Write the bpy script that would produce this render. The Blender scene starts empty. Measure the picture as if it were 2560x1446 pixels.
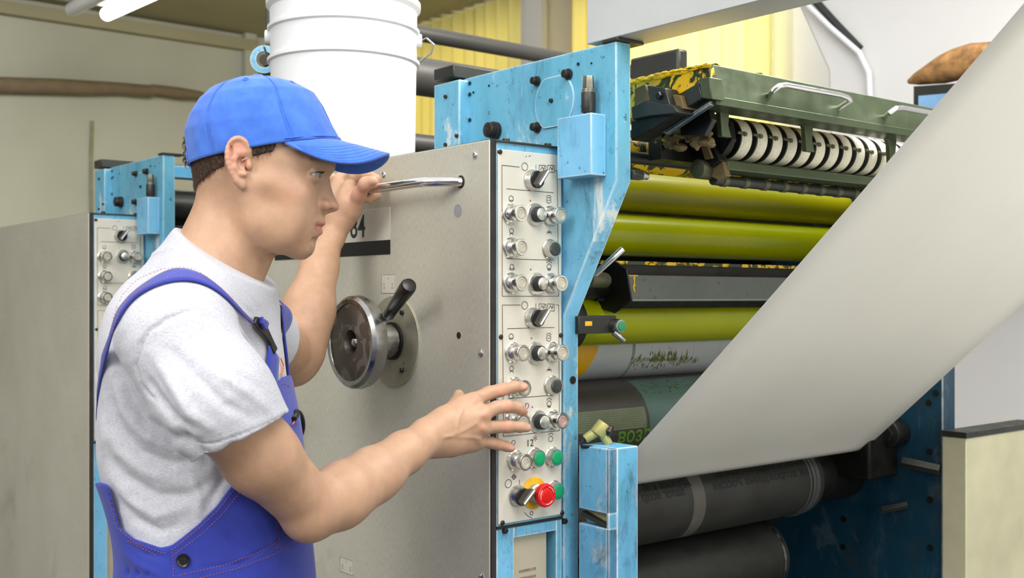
import bpy, math, random
import numpy as np
from mathutils import Vector, Matrix
from mathutils.bvhtree import BVHTree

random.seed(7)
scene = bpy.context.scene
COL = scene.collection

# ------------------------------------------------------------------ camera
F = 2800.0            # focal length in pixels of the 2560x1446 frame
HZ = 741.0            # horizon row
CAMZ = 1.45           # eye height
TH = math.radians(39.3)
CT, ST = math.cos(TH), math.sin(TH)
ORG = (-.025, 1.75)   # panel / door corner of the press in the room

cam_d = bpy.data.cameras.new('camera')
cam = bpy.data.objects.new('camera', cam_d)
COL.objects.link(cam)
cam.location = (0, 0, CAMZ)
cam.rotation_euler = (math.pi/2, 0, 0)
cam_d.sensor_width = 36.0
cam_d.lens = 36.0*F/2560
cam_d.shift_y = (HZ-723)/2560
cam_d.clip_start = .05
cam_d.dof.use_dof = True
cam_d.dof.focus_distance = 1.62
cam_d.dof.aperture_fstop = 8.0
scene.camera = cam

# ------------------------------------------------------------------ world, lights, exposure
world = bpy.data.worlds.new('world')
scene.world = world
world.use_nodes = True
wn = world.node_tree.nodes; wl = world.node_tree.links
bg = wn['Background']
tc = wn.new('ShaderNodeTexCoord'); sx = wn.new('ShaderNodeSeparateXYZ'); wr = wn.new('ShaderNodeValToRGB')
wl.new(tc.outputs['Generated'], sx.inputs[0]); wl.new(sx.outputs[2], wr.inputs[0])
e = wr.color_ramp.elements                       # pale hall: dim towards the floor, bright overhead
e[0].position = .0; e[0].color = (.10, .097, .088, 1)
e[1].position = .55; e[1].color = (1.15, 1.13, 1.10, 1)
m_ = wn.new('ShaderNodeMapRange'); m_.inputs[1].default_value = -1; m_.inputs[2].default_value = 1
wl.new(sx.outputs[2], m_.inputs[0]); wl.new(m_.outputs[0], wr.inputs[0])
e[0].position = .43; e[1].position = .72
wl.new(wr.outputs[0], bg.inputs[0])
bg.inputs[1].default_value = 1.0
def area(name, loc, target, size, power, col=(1, 1, 1), size_y=None):
    l = bpy.data.lights.new(name, 'AREA')
    l.energy = power; l.color = col; l.shape = 'RECTANGLE'
    l.size = size; l.size_y = size_y or size
    o = bpy.data.objects.new(name, l); COL.objects.link(o)
    o.location = loc
    d = Vector(target)-Vector(loc)
    o.rotation_euler = d.to_track_quat('-Z', 'Y').to_euler()
    return o
area('hall_window_light', (-2.3, -.9, 3.3), (-.3, 1.7, 1.5), 1.5, 66, (1, .99, .96))
area('ceiling_lamp_light', (.5, .1, 3.2), (.35, 2.0, 1.5), 1.3, 38, (1, .99, .97))
area('side_fill_light', (2.3, -1.7, 1.75), (.7, 1.6, 1.5), 1.5, 42, (1, .985, .95))  # unseen fill light, added to brighten the face of the paper web
area('press_fill_light', (1.25, 2.0, 3.0), (.85, 1.9, 1.4), 1.0, 64, (1, .985, .95))  # unseen overhead fill, added to shine through the web and lift the rollers
area('back_window_light', (3.0, 5.0, 3.1), (1.6, 6.8, 2.3), 1.2, 95, (1, .98, .94))
area('back_lamp_light', (-1.4, 4.0, 3.2), (-1.9, 6.6, 2.4), 1.2, 110, (1, .99, .96))
scene.view_settings.view_transform = 'Standard'
scene.view_settings.look = 'None'
scene.view_settings.exposure = 0.0
scene.view_settings.gamma = 1.0
scene.view_settings.use_curve_mapping = False

# ------------------------------------------------------------------ helpers
MW = Matrix.Translation((ORG[0], ORG[1], 0)) @ Matrix.Rotation(TH, 4, 'Z')   # press frame -> room
CAML = (-ORG[0]*CT-ORG[1]*ST, ORG[0]*ST-ORG[1]*CT)
def lray(px, py):
    X = (px-1280)/F
    return (X*CT+ST, -X*ST+CT, (HZ-py)/F)
def onx(a, px, py):          # pixel -> point of plane x'=a of the press frame
    r = lray(px, py); t = (a-CAML[0])/r[0]
    return (a, CAML[1]+t*r[1], CAMZ+t*r[2])
def ony(b, px, py):          # pixel -> point of plane y'=b of the press frame
    r = lray(px, py); t = (b-CAML[1])/r[1]
    return (CAML[0]+t*r[0], b, CAMZ+t*r[2])
def at(px, py, Y):           # pixel -> room point at depth Y
    return Vector(((px-1280)/F*Y, Y, CAMZ+(HZ-py)/F*Y))
def pix(p):
    return 1280+F*p[0]/p[1], HZ-F*(p[2]-CAMZ)/p[1]

def tag(o, label=None, cat=None, group=None, kind=None):
    if label: o['label'] = label
    if cat: o['category'] = cat
    if group: o['group'] = group
    if kind: o['kind'] = kind
    return o
def empty(name, loc, label=None, cat=None, group=None, mw=True):
    o = bpy.data.objects.new(name, None); COL.objects.link(o)
    o.empty_display_size = .05
    if mw:
        o.matrix_world = MW @ Matrix.Translation(loc)
    else:
        o.location = loc
    return tag(o, label, cat, group)

def frame_of(d):
    d = Vector(d).normalized()
    a = Vector((0, 0, 1)) if abs(d.z) < .9 else Vector((1, 0, 0))
    u = d.cross(a).normalized(); v = d.cross(u)
    return d, u, v

class B:
    """collects shapes of one part; origin o is subtracted on build"""
    def __init__(s):
        s.v = []; s.f = []; s.m = []; s.k = 0
    def mi(s, k): s.k = k; return s
    def add(s, vs, fs):
        n = len(s.v); s.v += [tuple(p) for p in vs]
        for f in fs: s.f.append([i+n for i in f]); s.m.append(s.k)
        return s
    def box(s, a, b):
        x0, y0, z0 = [min(p, q) for p, q in zip(a, b)]; x1, y1, z1 = [max(p, q) for p, q in zip(a, b)]
        return s.add([(x0,y0,z0),(x1,y0,z0),(x1,y1,z0),(x0,y1,z0),(x0,y0,z1),(x1,y0,z1),(x1,y1,z1),(x0,y1,z1)],
                     [(0,3,2,1),(4,5,6,7),(0,1,5,4),(1,2,6,5),(2,3,7,6),(3,0,4,7)])
    def hexa(s, q0, q1):      # two quads -> solid
        vs = list(q0)+list(q1)
        return s.add(vs, [(3,2,1,0),(4,5,6,7),(0,1,5,4),(1,2,6,5),(2,3,7,6),(3,0,4,7)])
    def prism(s, poly, d):    # poly list of 3D points, extruded by vector d
        n = len(poly); d = Vector(d)
        vs = [Vector(p) for p in poly]+[Vector(p)+d for p in poly]
        fs = [list(range(n))[::-1], list(range(n, 2*n))]
        fs += [(i, (i+1) % n, n+(i+1) % n, n+i) for i in range(n)]
        return s.add(vs, fs)
    def lathe(s, o, d, prof, seg=40, cap=True, arc=None):
        d, u, v = frame_of(d); o = Vector(o); n = len(prof); vs = []
        for (t, r) in prof:
            for j in range(seg):
                a = 2*math.pi*j/seg
                vs.append(o+d*t+(u*math.cos(a)+v*math.sin(a))*max(r, 1e-5))
        fs = []
        for i in range(n-1):
            for j in range(seg):
                k = (j+1) % seg
                fs.append((i*seg+j, i*seg+k, (i+1)*seg+k, (i+1)*seg+j))
        if cap:
            fs.append(list(range(seg))[::-1]); fs.append([(n-1)*seg+j for j in range(seg)])
        return s.add(vs, fs)
    def cyl(s, p0, p1, r, r1=None, seg=32, bev=0):
        p0 = Vector(p0); p1 = Vector(p1); L = (p1-p0).length; r1 = r if r1 is None else r1
        if bev:
            pr = [(0, r-bev), (bev*.3, r-bev*.3), (bev, r), (L-bev, r1), (L-bev*.3, r1-bev*.3), (L, r1-bev)]
        else:
            pr = [(0, r), (L, r1)]
        return s.lathe(p0, p1-p0, pr, seg)
    def tube(s, pts, r, seg=16, closed=False, flat=None):
        pts = [Vector(p) for p in pts]; n = len(pts); vs = []; pu = None
        for i, p in enumerate(pts):
            a = pts[(i-1) % n] if (closed or i > 0) else p
            b = pts[(i+1) % n] if (closed or i < n-1) else p
            d = (b-a).normalized()
            if pu is None: _, u, v = frame_of(d)
            else:
                u = (pu-d*pu.dot(d)).normalized(); v = d.cross(u)
            pu = u
            rr = r[i] if isinstance(r, (list, tuple)) else r
            for j in range(seg):
                t = 2*math.pi*j/seg
                vs.append(p+(u*math.cos(t)+v*math.sin(t))*rr)
        fs = []
        m = n if closed else n-1
        for i in range(m):
            for j in range(seg):
                k = (j+1) % seg; i2 = (i+1) % n
                fs.append((i*seg+j, i*seg+k, i2*seg+k, i2*seg+j))
        if not closed:
            fs.append(list(range(seg))[::-1]); fs.append([(n-1)*seg+j for j in range(seg)])
        return s.add(vs, fs)
    def sphere(s, c, r, seg=24, rings=14):
        c = Vector(c); r = r if isinstance(r, (tuple, list)) else (r, r, r); vs = [c+Vector((0, 0, r[2]))]; fs = []
        for i in range(1, rings):
            t = math.pi*i/rings
            for j in range(seg):
                a = 2*math.pi*j/seg
                vs.append(c+Vector((r[0]*math.sin(t)*math.cos(a), r[1]*math.sin(t)*math.sin(a), r[2]*math.cos(t))))
        vs.append(c-Vector((0, 0, r[2])))
        for j in range(seg): fs.append((0, 1+j, 1+(j+1) % seg))
        for i in range(rings-2):
            for j in range(seg):
                a = 1+i*seg; b = a+seg
                fs.append((a+j, b+j, b+(j+1) % seg, a+(j+1) % seg))
        a = 1+(rings-2)*seg; L = len(vs)-1
        for j in range(seg): fs.append((L, a+(j+1) % seg, a+j))
        return s.add(vs, fs)
    def grid(s, P, flip=False):   # P[i][j] of points
        n = len(P); m = len(P[0]); vs = [p for row in P for p in row]; fs = []
        for i in range(n-1):
            for j in range(m-1):
                q = (i*m+j, i*m+j+1, (i+1)*m+j+1, (i+1)*m+j)
                fs.append(q[::-1] if flip else q)
        return s.add(vs, fs)
    def text(s, txt, size, fn, font=None, bold=0.0, sub=False):
        """flat text; fn maps (x, y) of the text plane (centred) to a 3D point"""
        cu = bpy.data.curves.new('lettering', 'FONT'); cu.body = txt; cu.size = size
        cu.align_x = 'CENTER'; cu.align_y = 'CENTER'; cu.offset = bold; cu.resolution_u = 4
        ob = bpy.data.objects.new('lettering', cu)
        COL.objects.link(ob)
        dg = bpy.context.evaluated_depsgraph_get()
        me = bpy.data.meshes.new_from_object(ob.evaluated_get(dg))
        vs = [fn(v.co.x, v.co.y) for v in me.vertices]
        fs = [list(p.vertices) for p in me.polygons]
        bpy.data.objects.remove(ob); bpy.data.curves.remove(cu); bpy.data.meshes.remove(me)
        return s.add(vs, fs)
    def mesh(s, name, mats, o=(0, 0, 0), ang=35):
        me = bpy.data.meshes.new(name)
        o = Vector(o)
        me.from_pydata([tuple(Vector(p)-o) for p in s.v], [], s.f)
        for m in (mats if isinstance(mats, (list, tuple)) else [mats]): me.materials.append(m)
        me.polygons.foreach_set('material_index', s.m)
        me.update()
        me.shade_smooth()
        me.set_sharp_from_angle(angle=math.radians(ang))
        return me
    def part(s, name, mats, parent, label=None, bev=0, ang=35, kind=None):
        """child of parent, shapes given in press (or room) coordinates"""
        o = Vector(parent['o_']) if 'o_' in parent else Vector((0, 0, 0))
        ob = bpy.data.objects.new(name, s.mesh(name, mats, o, ang)); COL.objects.link(ob)
        ob.parent = parent; ob['o_'] = tuple(o)
        if bev: bevel(ob, bev)
        return tag(ob, label, kind=kind)
    def thing(s, name, mats, o, label=None, cat=None, group=None, kind=None, bev=0, ang=35, mw=True):
        ob = bpy.data.objects.new(name, s.mesh(name, mats, o, ang)); COL.objects.link(ob)
        if mw: ob.matrix_world = MW @ Matrix.Translation(o)
        else: ob.location = o
        ob['o_'] = tuple(o)
        if bev: bevel(ob, bev)
        return tag(ob, label, cat, group, kind)
def bevel(ob, w, seg=2):
    m = ob.modifiers.new('bevel', 'BEVEL'); m.width = w; m.segments = seg; m.limit_method = 'ANGLE'
    m.angle_limit = math.radians(40); m.use_clamp_overlap = True
    return ob
def root(name, o, label=None, cat=None, group=None, mw=True):
    e = empty(name, o, label, cat, group, mw); e['o_'] = tuple(o); return e
def kids(o): return [c for c in bpy.data.objects if c.parent == o]
def copy_tree(o, parent=None):
    c = o.copy(); COL.objects.link(c); c.parent = parent
    for ch in kids(o): copy_tree(ch, c)
    return c

# ------------------------------------------------------------------ materials
def srgb(r, g, b):
    f = lambda c: (c/255/12.92) if c/255 <= .04045 else ((c/255+.055)/1.055)**2.4
    return (f(r), f(g), f(b), 1)
class NT:
    def __init__(s, name):
        s.m = bpy.data.materials.new(name); s.m.use_nodes = True
        s.t = s.m.node_tree; s.n = s.t.nodes; s.l = s.t.links
        s.b = s.n['Principled BSDF']; s.co = s.n.new('ShaderNodeTexCoord')
    def new(s, kind, **kw):
        nd = s.n.new(kind)
        for k, v in kw.items(): setattr(nd, k, v)
        return nd
    def vec(s, scale=(1, 1, 1), rot=(0, 0, 0), src='Object'):
        mp = s.new('ShaderNodeMapping'); mp.inputs['Scale'].default_value = scale; mp.inputs['Rotation'].default_value = rot
        s.l.new(s.co.outputs[src], mp.inputs['Vector']); return mp.outputs[0]
    def noise(s, scale, detail=4, rough=.55, stretch=(1, 1, 1), dist=0):
        nd = s.new('ShaderNodeTexNoise'); nd.inputs['Scale'].default_value = scale
        nd.inputs['Detail'].default_value = detail; nd.inputs['Roughness'].default_value = rough
        nd.inputs['Distortion'].default_value = dist
        s.l.new(s.vec(stretch), nd.inputs['Vector']); return nd.outputs[0]
    def ramp(s, src, stops):
        nd = s.new('ShaderNodeValToRGB'); e = nd.color_ramp.elements
        while len(e) < len(stops): e.new(.5)
        for el, (p, c) in zip(e, stops):
            el.position = p; el.color = c if isinstance(c, (tuple, list)) else (c, c, c, 1)
        s.l.new(src, nd.inputs[0]); return nd.outputs[0]
    def mix(s, fac, a, b, mode='MIX'):
        nd = s.new('ShaderNodeMix', data_type='RGBA', blend_type=mode)
        for i, v in ((0, fac), (6, a), (7, b)):
            if hasattr(v, 'is_linked') or hasattr(v, 'links'): s.l.new(v, nd.inputs[i])
            else: nd.inputs[i].default_value = v
        return nd.outputs[2]
    def math(s, op, a, b=0.0):
        nd = s.new('ShaderNodeMath', operation=op)
        for i, v in ((0, a), (1, b)):
            if hasattr(v, 'links'): s.l.new(v, nd.inputs[i])
            else: nd.inputs[i].default_value = v
        return nd.outputs[0]
    def bump(s, h, strength=.2, dist=.002):
        nd = s.new('ShaderNodeBump'); nd.inputs['Strength'].default_value = strength; nd.inputs['Distance'].default_value = dist
        s.l.new(h, nd.inputs['Height']); s.l.new(nd.outputs[0], s.b.inputs['Normal'])
    def base(s, c):
        if hasattr(c, 'links'): s.l.new(c, s.b.inputs['Base Color'])
        else: s.b.inputs['Base Color'].default_value = c
    def rough(s, r):
        if hasattr(r, 'links'): s.l.new(r, s.b.inputs['Roughness'])
        else: s.b.inputs['Roughness'].default_value = r
    def metal(s, v): s.b.inputs['Metallic'].default_value = v
    def edge(s, radius=.003, lo=.82, hi=.995):      # worn edge mask from the bevel normal
        bv = s.new('ShaderNodeBevel', samples=4); bv.inputs['Radius'].default_value = radius
        ge = s.new('ShaderNodeNewGeometry'); dp = s.new('ShaderNodeVectorMath', operation='DOT_PRODUCT')
        s.l.new(bv.outputs[0], dp.inputs[0]); s.l.new(ge.outputs['Normal'], dp.inputs[1])
        return s.ramp(dp.outputs['Value'], [(lo, 1.0), (hi, 0.0)])

def plain(name, col, rough=.5, metal=0.0, var=.12, vs=12, bump=0, bs=300):
    t = NT(name); c = srgb(*col)
    n = t.noise(vs, 4)
    d = tuple(x*(1-var*1.6) for x in c[:3])+(1,); l = tuple(min(1, x*(1+var*.7)) for x in c[:3])+(1,)
    t.base(t.ramp(n, [(.3, d), (.7, l)])); t.rough(rough); t.metal(metal)
    if bump: t.bump(t.noise(bs, 3), bump, .001)
    return t.m
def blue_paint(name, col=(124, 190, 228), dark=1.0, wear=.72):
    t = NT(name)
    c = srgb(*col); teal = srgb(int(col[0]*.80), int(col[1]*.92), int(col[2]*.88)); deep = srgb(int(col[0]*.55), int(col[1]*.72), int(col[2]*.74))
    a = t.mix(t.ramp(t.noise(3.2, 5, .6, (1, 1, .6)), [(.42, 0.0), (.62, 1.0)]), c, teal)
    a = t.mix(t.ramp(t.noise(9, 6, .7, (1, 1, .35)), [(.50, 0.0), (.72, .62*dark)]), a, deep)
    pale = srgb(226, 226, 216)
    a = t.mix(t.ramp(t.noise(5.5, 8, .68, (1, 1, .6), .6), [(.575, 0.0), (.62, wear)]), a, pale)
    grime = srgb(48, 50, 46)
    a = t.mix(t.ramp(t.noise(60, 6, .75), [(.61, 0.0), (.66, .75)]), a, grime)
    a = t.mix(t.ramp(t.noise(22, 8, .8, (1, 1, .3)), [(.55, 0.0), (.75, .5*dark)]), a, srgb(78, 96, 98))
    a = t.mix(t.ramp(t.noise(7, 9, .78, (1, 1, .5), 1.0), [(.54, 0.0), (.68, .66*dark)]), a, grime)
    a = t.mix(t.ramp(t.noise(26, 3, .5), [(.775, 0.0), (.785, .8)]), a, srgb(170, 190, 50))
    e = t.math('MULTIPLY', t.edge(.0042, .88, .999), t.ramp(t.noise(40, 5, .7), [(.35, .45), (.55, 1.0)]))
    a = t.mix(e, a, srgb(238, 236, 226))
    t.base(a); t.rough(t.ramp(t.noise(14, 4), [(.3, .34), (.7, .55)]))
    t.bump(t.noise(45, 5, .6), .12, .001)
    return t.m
def worn_metal(name, col, metal=.7, rough=.4, grime=.4, scratch=True):
    t = NT(name); c = srgb(*col)
    a = t.mix(t.ramp(t.noise(6, 6, .65), [(.4, 0.0), (.75, grime)]), c, srgb(40, 38, 32))
    a = t.mix(t.ramp(t.noise(70, 5, .7), [(.62, 0.0), (.7, .5)]), a, srgb(26, 24, 20))
    a = t.mix(t.edge(.002), a, tuple(min(1, x*1.7+.06) for x in c[:3])+(1,))
    t.base(a); t.metal(metal); t.rough(t.ramp(t.noise(30, 4), [(.3, rough-.08), (.7, rough+.15)]))
    t.bump(t.noise(120, 4), .15, .0008)
    return t.m
def chrome(name, col=(225, 225, 228), rough=.12):
    t = NT(name); t.base(srgb(*col)); t.metal(1.0); t.rough(t.ramp(t.noise(60, 4), [(.35, rough*.6), (.7, rough*1.9)])); return t.m
def ink_film(name, col, rough=.18, var=(0, 0, 0)):
    t = NT(name); c = srgb(*col); d = srgb(*[max(0, a+b) for a, b in zip(col, var)])
    a = t.mix(t.ramp(t.noise(2.2, 3, .5, (1, 3, 3)), [(.35, 0.0), (.7, 1.0)]), c, d)
    t.base(a); t.rough(rough); t.b.inputs['Coat Weight'].default_value = .04; t.b.inputs['Specular IOR Level'].default_value = .3; t.b.inputs['Coat Roughness'].default_value = .12
    return t.m
def ink_splash(name, under, ink=(246, 200, 20), lo=.50, scale=26):
    t = NT(name)
    m = t.ramp(t.noise(scale, 8, .68, (1, 1, 1), .8), [(lo, 0.0), (lo+.03, 1.0)])
    a = t.mix(t.ramp(t.noise(34, 5, .6), [(.4, 0.0), (.6, 1.0)]), srgb(*under), srgb(46, 66, 20))
    t.base(t.mix(m, a, srgb(*ink))); t.rough(.3)
    t.bump(m, .6, .003)
    return t.m

M = {}
M['blue'] = blue_paint('blue_machine_paint')
M['blue_post'] = blue_paint('blue_post_paint', (112, 180, 222), 1.25, .35)
M['blue_shaded'] = blue_paint('shaded_blue_frame_paint', (10, 58, 80), 1.5, .05)  # blue paint darkened to carry the shade inside the press
M['blue_rear'] = blue_paint('rear_unit_blue_paint', (84, 164, 208), 1.1, .3)
def door_mat():
    t = NT('brushed_cream_steel')
    a = t.mix(t.ramp(t.noise(2.2, 5, .6), [(.35, 0.0), (.7, 1.0)]), srgb(206, 203, 188), srgb(188, 185, 168))
    a = t.mix(t.ramp(t.noise(420, 2, .5, (1, 1, .25)), [(.35, 0.0), (.7, .30)]), a, srgb(140, 136, 122))
    a = t.mix(t.ramp(t.noise(4.2, 7, .7, (1, 1, .45), .8), [(.60, 0.0), (.78, .5)]), a, srgb(120, 116, 104))
    a = t.mix(t.ramp(t.noise(15, 3, .4, (1, .9, .25)), [(.785, 0.0), (.795, .7)]), a, srgb(60, 56, 48))
    a = t.mix(t.edge(.0025, .85, .995), a, srgb(226, 218, 198))
    t.base(a); t.metal(.15); t.rough(.5); t.b.inputs['Anisotropic'].default_value = .3
    t.bump(t.noise(500, 2, .5, (1, 1, .3)), .12, .0006)
    return t.m
M['door'] = door_mat()
def panel_mat():
    t = NT('cream_control_face')
    a = t.mix(t.ramp(t.noise(8, 5, .6), [(.4, 0.0), (.75, .6)]), srgb(218, 214, 200), srgb(196, 191, 174))
    a = t.mix(t.ramp(t.noise(38, 7, .7, (1, 1, .5), 1.2), [(.64, 0.0), (.72, .45)]), a, srgb(120, 116, 100))
    t.base(a); t.rough(.42); return t.m
M['panel'] = panel_mat()
M['gasket'] = plain('black_rubber_gasket', (44, 42, 42), .65, 0, .3, 20)
M['line'] = plain('black_print', (42, 42, 42), .6)
M['white_plate'] = plain('white_sign_plate', (206, 203, 190), .4, .1, .06)
M['black_bar'] = plain('black_sign_bar', (14, 14, 12), .45, 0, .2)
M['black_plastic'] = plain('black_plastic', (26, 26, 27), .28, 0, .15)
M['dark_rubber'] = plain('dark_rubber', (38, 42, 42), .5, 0, .2)
M['chrome'] = chrome('polished_chrome')
M['button_metal'] = chrome('button_metal', (226, 225, 220), .2)
M['alu'] = chrome('satin_aluminium', (205, 204, 198), .3)
M['alu_dial'] = chrome('dial_ring_aluminium', (222, 220, 210), .36)
M['steel'] = chrome('wheel_steel', (172, 172, 170), .24)
M['button_clear'] = plain('frosted_button_lens', (196, 190, 172), .3, .1, .1, 40)
M['button_pink'] = plain('pinkish_button_lens', (184, 150, 142), .3, .1, .1, 40)
M['green'] = plain('green_button_cap', (20, 158, 96), .35, 0, .12, 60)
M['red'] = plain('red_stop_knob', (212, 22, 18), .3, 0, .06, 60)
M['stop_yellow'] = plain('yellow_stop_disc', (236, 180, 22), .45, 0, .12, 50)
M['dark_metal'] = worn_metal('dark_oily_metal', (62, 64, 60), .6, .38, .4)
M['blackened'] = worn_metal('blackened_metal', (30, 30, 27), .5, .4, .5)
M['bolt'] = worn_metal('dark_bolt', (60, 54, 48), .7, .35, .3)
M['grey_duct'] = plain('light_grey_duct_paint', (196, 199, 198), .42, .1, .05, 5)
M['green_metal'] = worn_metal('green_tinted_steel', (84, 97, 70), .55, .36, .35)
M['olive_metal'] = worn_metal('olive_oily_steel', (96, 96, 74), .55, .38, .4)
M['dirt_tan'] = worn_metal('tan_caked_dirt', (122, 104, 68), .1, .75, .5)
M['yellow_film'] = ink_film('yellow_green_ink_film', (134, 128, 2), .3, (-22, -14, 0))
M['yellow_film2'] = ink_film('bright_yellow_green_ink_film', (166, 170, 2), .26, (-20, -14, 0))
M['ink_splash'] = ink_splash('yellow_ink_splashes', (38, 52, 30))
M['ink_heavy'] = ink_splash('thick_yellow_ink', (60, 60, 10), (248, 206, 22), .40, 20)
M['scale_cream'] = plain('cream_scale_ring', (238, 234, 212), .42, 0, .08, 30)

M['cyl_white'] = plain('white_printing_plate', (196, 200, 204), .3, .2, .04, 5)
M['print_black'] = plain('dark_blanket', (56, 52, 48), .38, 0, .2, 9)
M['print_low'] = plain('dark_plate', (54, 54, 50), .42, .2, .25, 9)
M['bucket'] = plain('white_plastic', (236, 238, 240), .38, 0, .015, 4)
M['lens_dark'] = plain('dark_button_lens', (60, 62, 58), .25, 0, .1)
# ================================================================== the hall
def slab(name, a, b, mat, mw=True):
    return B().box(a, b).thing(name, mat, (0, 0, 0), kind='structure', mw=mw)
WALLX, WALLY, CEIL = 3.5, 6.2, 3.36
M['wall_beige'] = plain('beige_painted_wall', (190, 190, 174), .85, 0, .05, 1.5)
M['wall_white'] = plain('white_painted_wall', (226, 225, 224), .85, 0, .03, 1.5)
M['ceiling'] = plain('beige_ceiling', (166, 160, 132), .9, 0, .06, 1.2)
M['floor'] = plain('grey_concrete_floor', (92, 89, 82), .8, 0, .2, 3)
slab('floor', (-4.5, -4, -.08), (WALLX, WALLY, 0), M['floor'])
slab('ceiling', (-4.5, 2.6, CEIL), (WALLX, WALLY, CEIL+.1), M['ceiling'])
slab('wall_back', (-4.5, WALLY, 0), (WALLX, WALLY+.1, CEIL), M['wall_beige'])
# right wall: pale wall with the window bays behind the curtains
yW = onx(WALLX, 1938, 100)[1]
slab('wall_right', (WALLX, yW, 0), (WALLX+.1, WALLY+.1, CEIL+.5), M['wall_beige'])
B().box((WALLX, -3.2, 0), (WALLX+.1, yW, 4.2)).thing('wall_right', M['wall_white'], (0, 0, 0), kind='structure')
# ledge on the back wall and a cable line
b = B(); l0 = ony(WALLY-.06, 180, 66); l1 = ony(WALLY-.06, 640, 112)
b.box((l0[0]-2, WALLY-.08, l1[2]-.05), (l1[0], WALLY, l1[2]+.03))
b.thing('trim_1', M['ceiling'], (0, 0, 0), kind='structure')
b = B(); l2 = ony(WALLY-.06, 612, 112); b.box((l2[0], WALLY-.07, 0), (l1[0], WALLY, CEIL)); b.thing('trim_2', M['wall_beige'], (0, 0, 0), kind='structure')
b = B(); pp = [ony(WALLY-.09, *q) for q in ((-260, 205), (40, 213), (150, 216), (212, 219), (300, 221), (372, 228), (384, 224), (450, 233), (500, 238), (522, 240))]; b.tube(pp, [.05, .05, .05, .048, .04, .042, .036, .04, .03, .008], 12)
b.thing('pipe', plain('brown_lagging', (128, 112, 88), .8), (0, 0, 0), 'long thin brown pipe running level across the beige back wall', 'pipe')
b = B(); cx_ = ony(WALLY-.012, 238, 330); pts = [(cx_[0], WALLY-.012, z) for z in np.linspace(.2, 2.62, 12)]
pts = [(p[0]+.03*math.sin(p[2]*2.1), p[1]-.004, p[2]) for p in pts]
b.tube(pts, .012, 8).thing('cable', plain('beige_cable', (150, 148, 118), .7), (0, 0, 0), 'thin cable hanging down the beige wall below the brown pipe', 'cable')
# ceiling beams
for i, (x0, x1) in enumerate(((-2.15, -1.75), (.1, .38))):
    slab('trim_%d' % (3+i), (x0, 2.6, CEIL-.16), (x1, WALLY, CEIL+.002), M['ceiling'])
# fluorescent ceiling lamp at top left
c0 = at(224, 46, 6.0); c1 = at(470, -72, 4.6)
t = root('ceiling_lamp', tuple(c0), 'lit white fluorescent tube lamp under the beige ceiling', 'lamp', mw=False)
d = (c1-c0); side = d.cross(Vector((0, 0, 1))).normalized()
b = B()
for sgn, w0, w1, z0, z1 in ((1, -.17, .17, .075, .13),):
    q = [c0+side*w0+Vector((0, 0, z0)), c0+side*w1+Vector((0, 0, z0)), c0+side*w1+Vector((0, 0, z1)), c0+side*w0+Vector((0, 0, z1))]
    b.prism(q, d)
b.part('housing', M['wall_white'], t)
em = NT('lit_tube'); em.b.inputs['Emission Color'].default_value = (1, 1, .93, 1); em.b.inputs['Emission Strength'].default_value = 5
for w in (-.09, .09):
    B().cyl(c0+side*w+Vector((0, 0, .035)), c1+side*w+Vector((0, 0, .035)), .036, seg=20).part('fluorescent_tube', em.m if w < 0 else M['bucket'], t)

# yellow curtains: pleated cloth in front of the right-hand wall
def curtain_mat(name, col, tr):
    t = NT(name); c = srgb(*col)
    t.base(t.mix(t.ramp(t.noise(5, 4, .6, (1, 1, .15)), [(.35, 0.0), (.7, .35)]), c, tuple(x*.8 for x in c[:3])+(1,)))
    t.rough(.8); t.b.inputs['Transmission Weight'].default_value = 0
    tl = t.new('ShaderNodeBsdfTranslucent'); tl.inputs[0].default_value = c
    mx = t.new('ShaderNodeMixShader'); mx.inputs[0].default_value = tr
    out = t.n['Material Output']; t.l.new(t.b.outputs[0], mx.inputs[1]); t.l.new(tl.outputs[0], mx.inputs[2]); t.l.new(mx.outputs[0], out.inputs[0])
    return t.m
M['curtain'] = curtain_mat('yellow_curtain_cloth', (250, 238, 150), .22)
M['paper'] = curtain_mat('plain_paper', (232, 231, 226), .56)
M['curtain_pale'] = curtain_mat('pale_yellow_curtain_cloth', (255, 250, 196), .5)
def curtain(px0, px1, label, mat, amp=.03, n=9, z0=.9, z1=CEIL-.02, ph=0):
    a = onx(WALLX-.12, px0, 100)[1]; e = onx(WALLX-.12, px1, 100)[1]
    rows = []; N = n*12
    for k, z in enumerate(np.linspace(z1, z0, 10)):
        r = []
        for i in range(N+1):
            u = i/N; y = a+(e-a)*u
            fold = amp*(math.sin(u*n*2*math.pi+ph+.25*math.sin(k*.5))+.4*math.sin(u*n*5.1+1.3*ph+k*.12))*(.8+.35*k/9)
            r.append((WALLX-.12-fold, y, z))
        rows.append(r)
    ob = B().grid(rows).thing('curtain', mat, (0, 0, 0), label, 'curtain', ang=180)
    m = ob.modifiers.new('s', 'SOLIDIFY'); m.thickness = .004
    return ob
curtain(985, 1306, 'yellow pleated curtain behind the white bucket and dark pipe', M['curtain'], .03, 12)
curtain(1370, 1560, 'yellow curtain hanging between the grey pillar and grey duct', M['curtain'], .025, 5, ph=2)
curtain(1566, 1936, 'bright pale yellow curtain above the ink trough', M['curtain_pale'], .022, 7, z1=4.1, ph=1)
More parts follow.
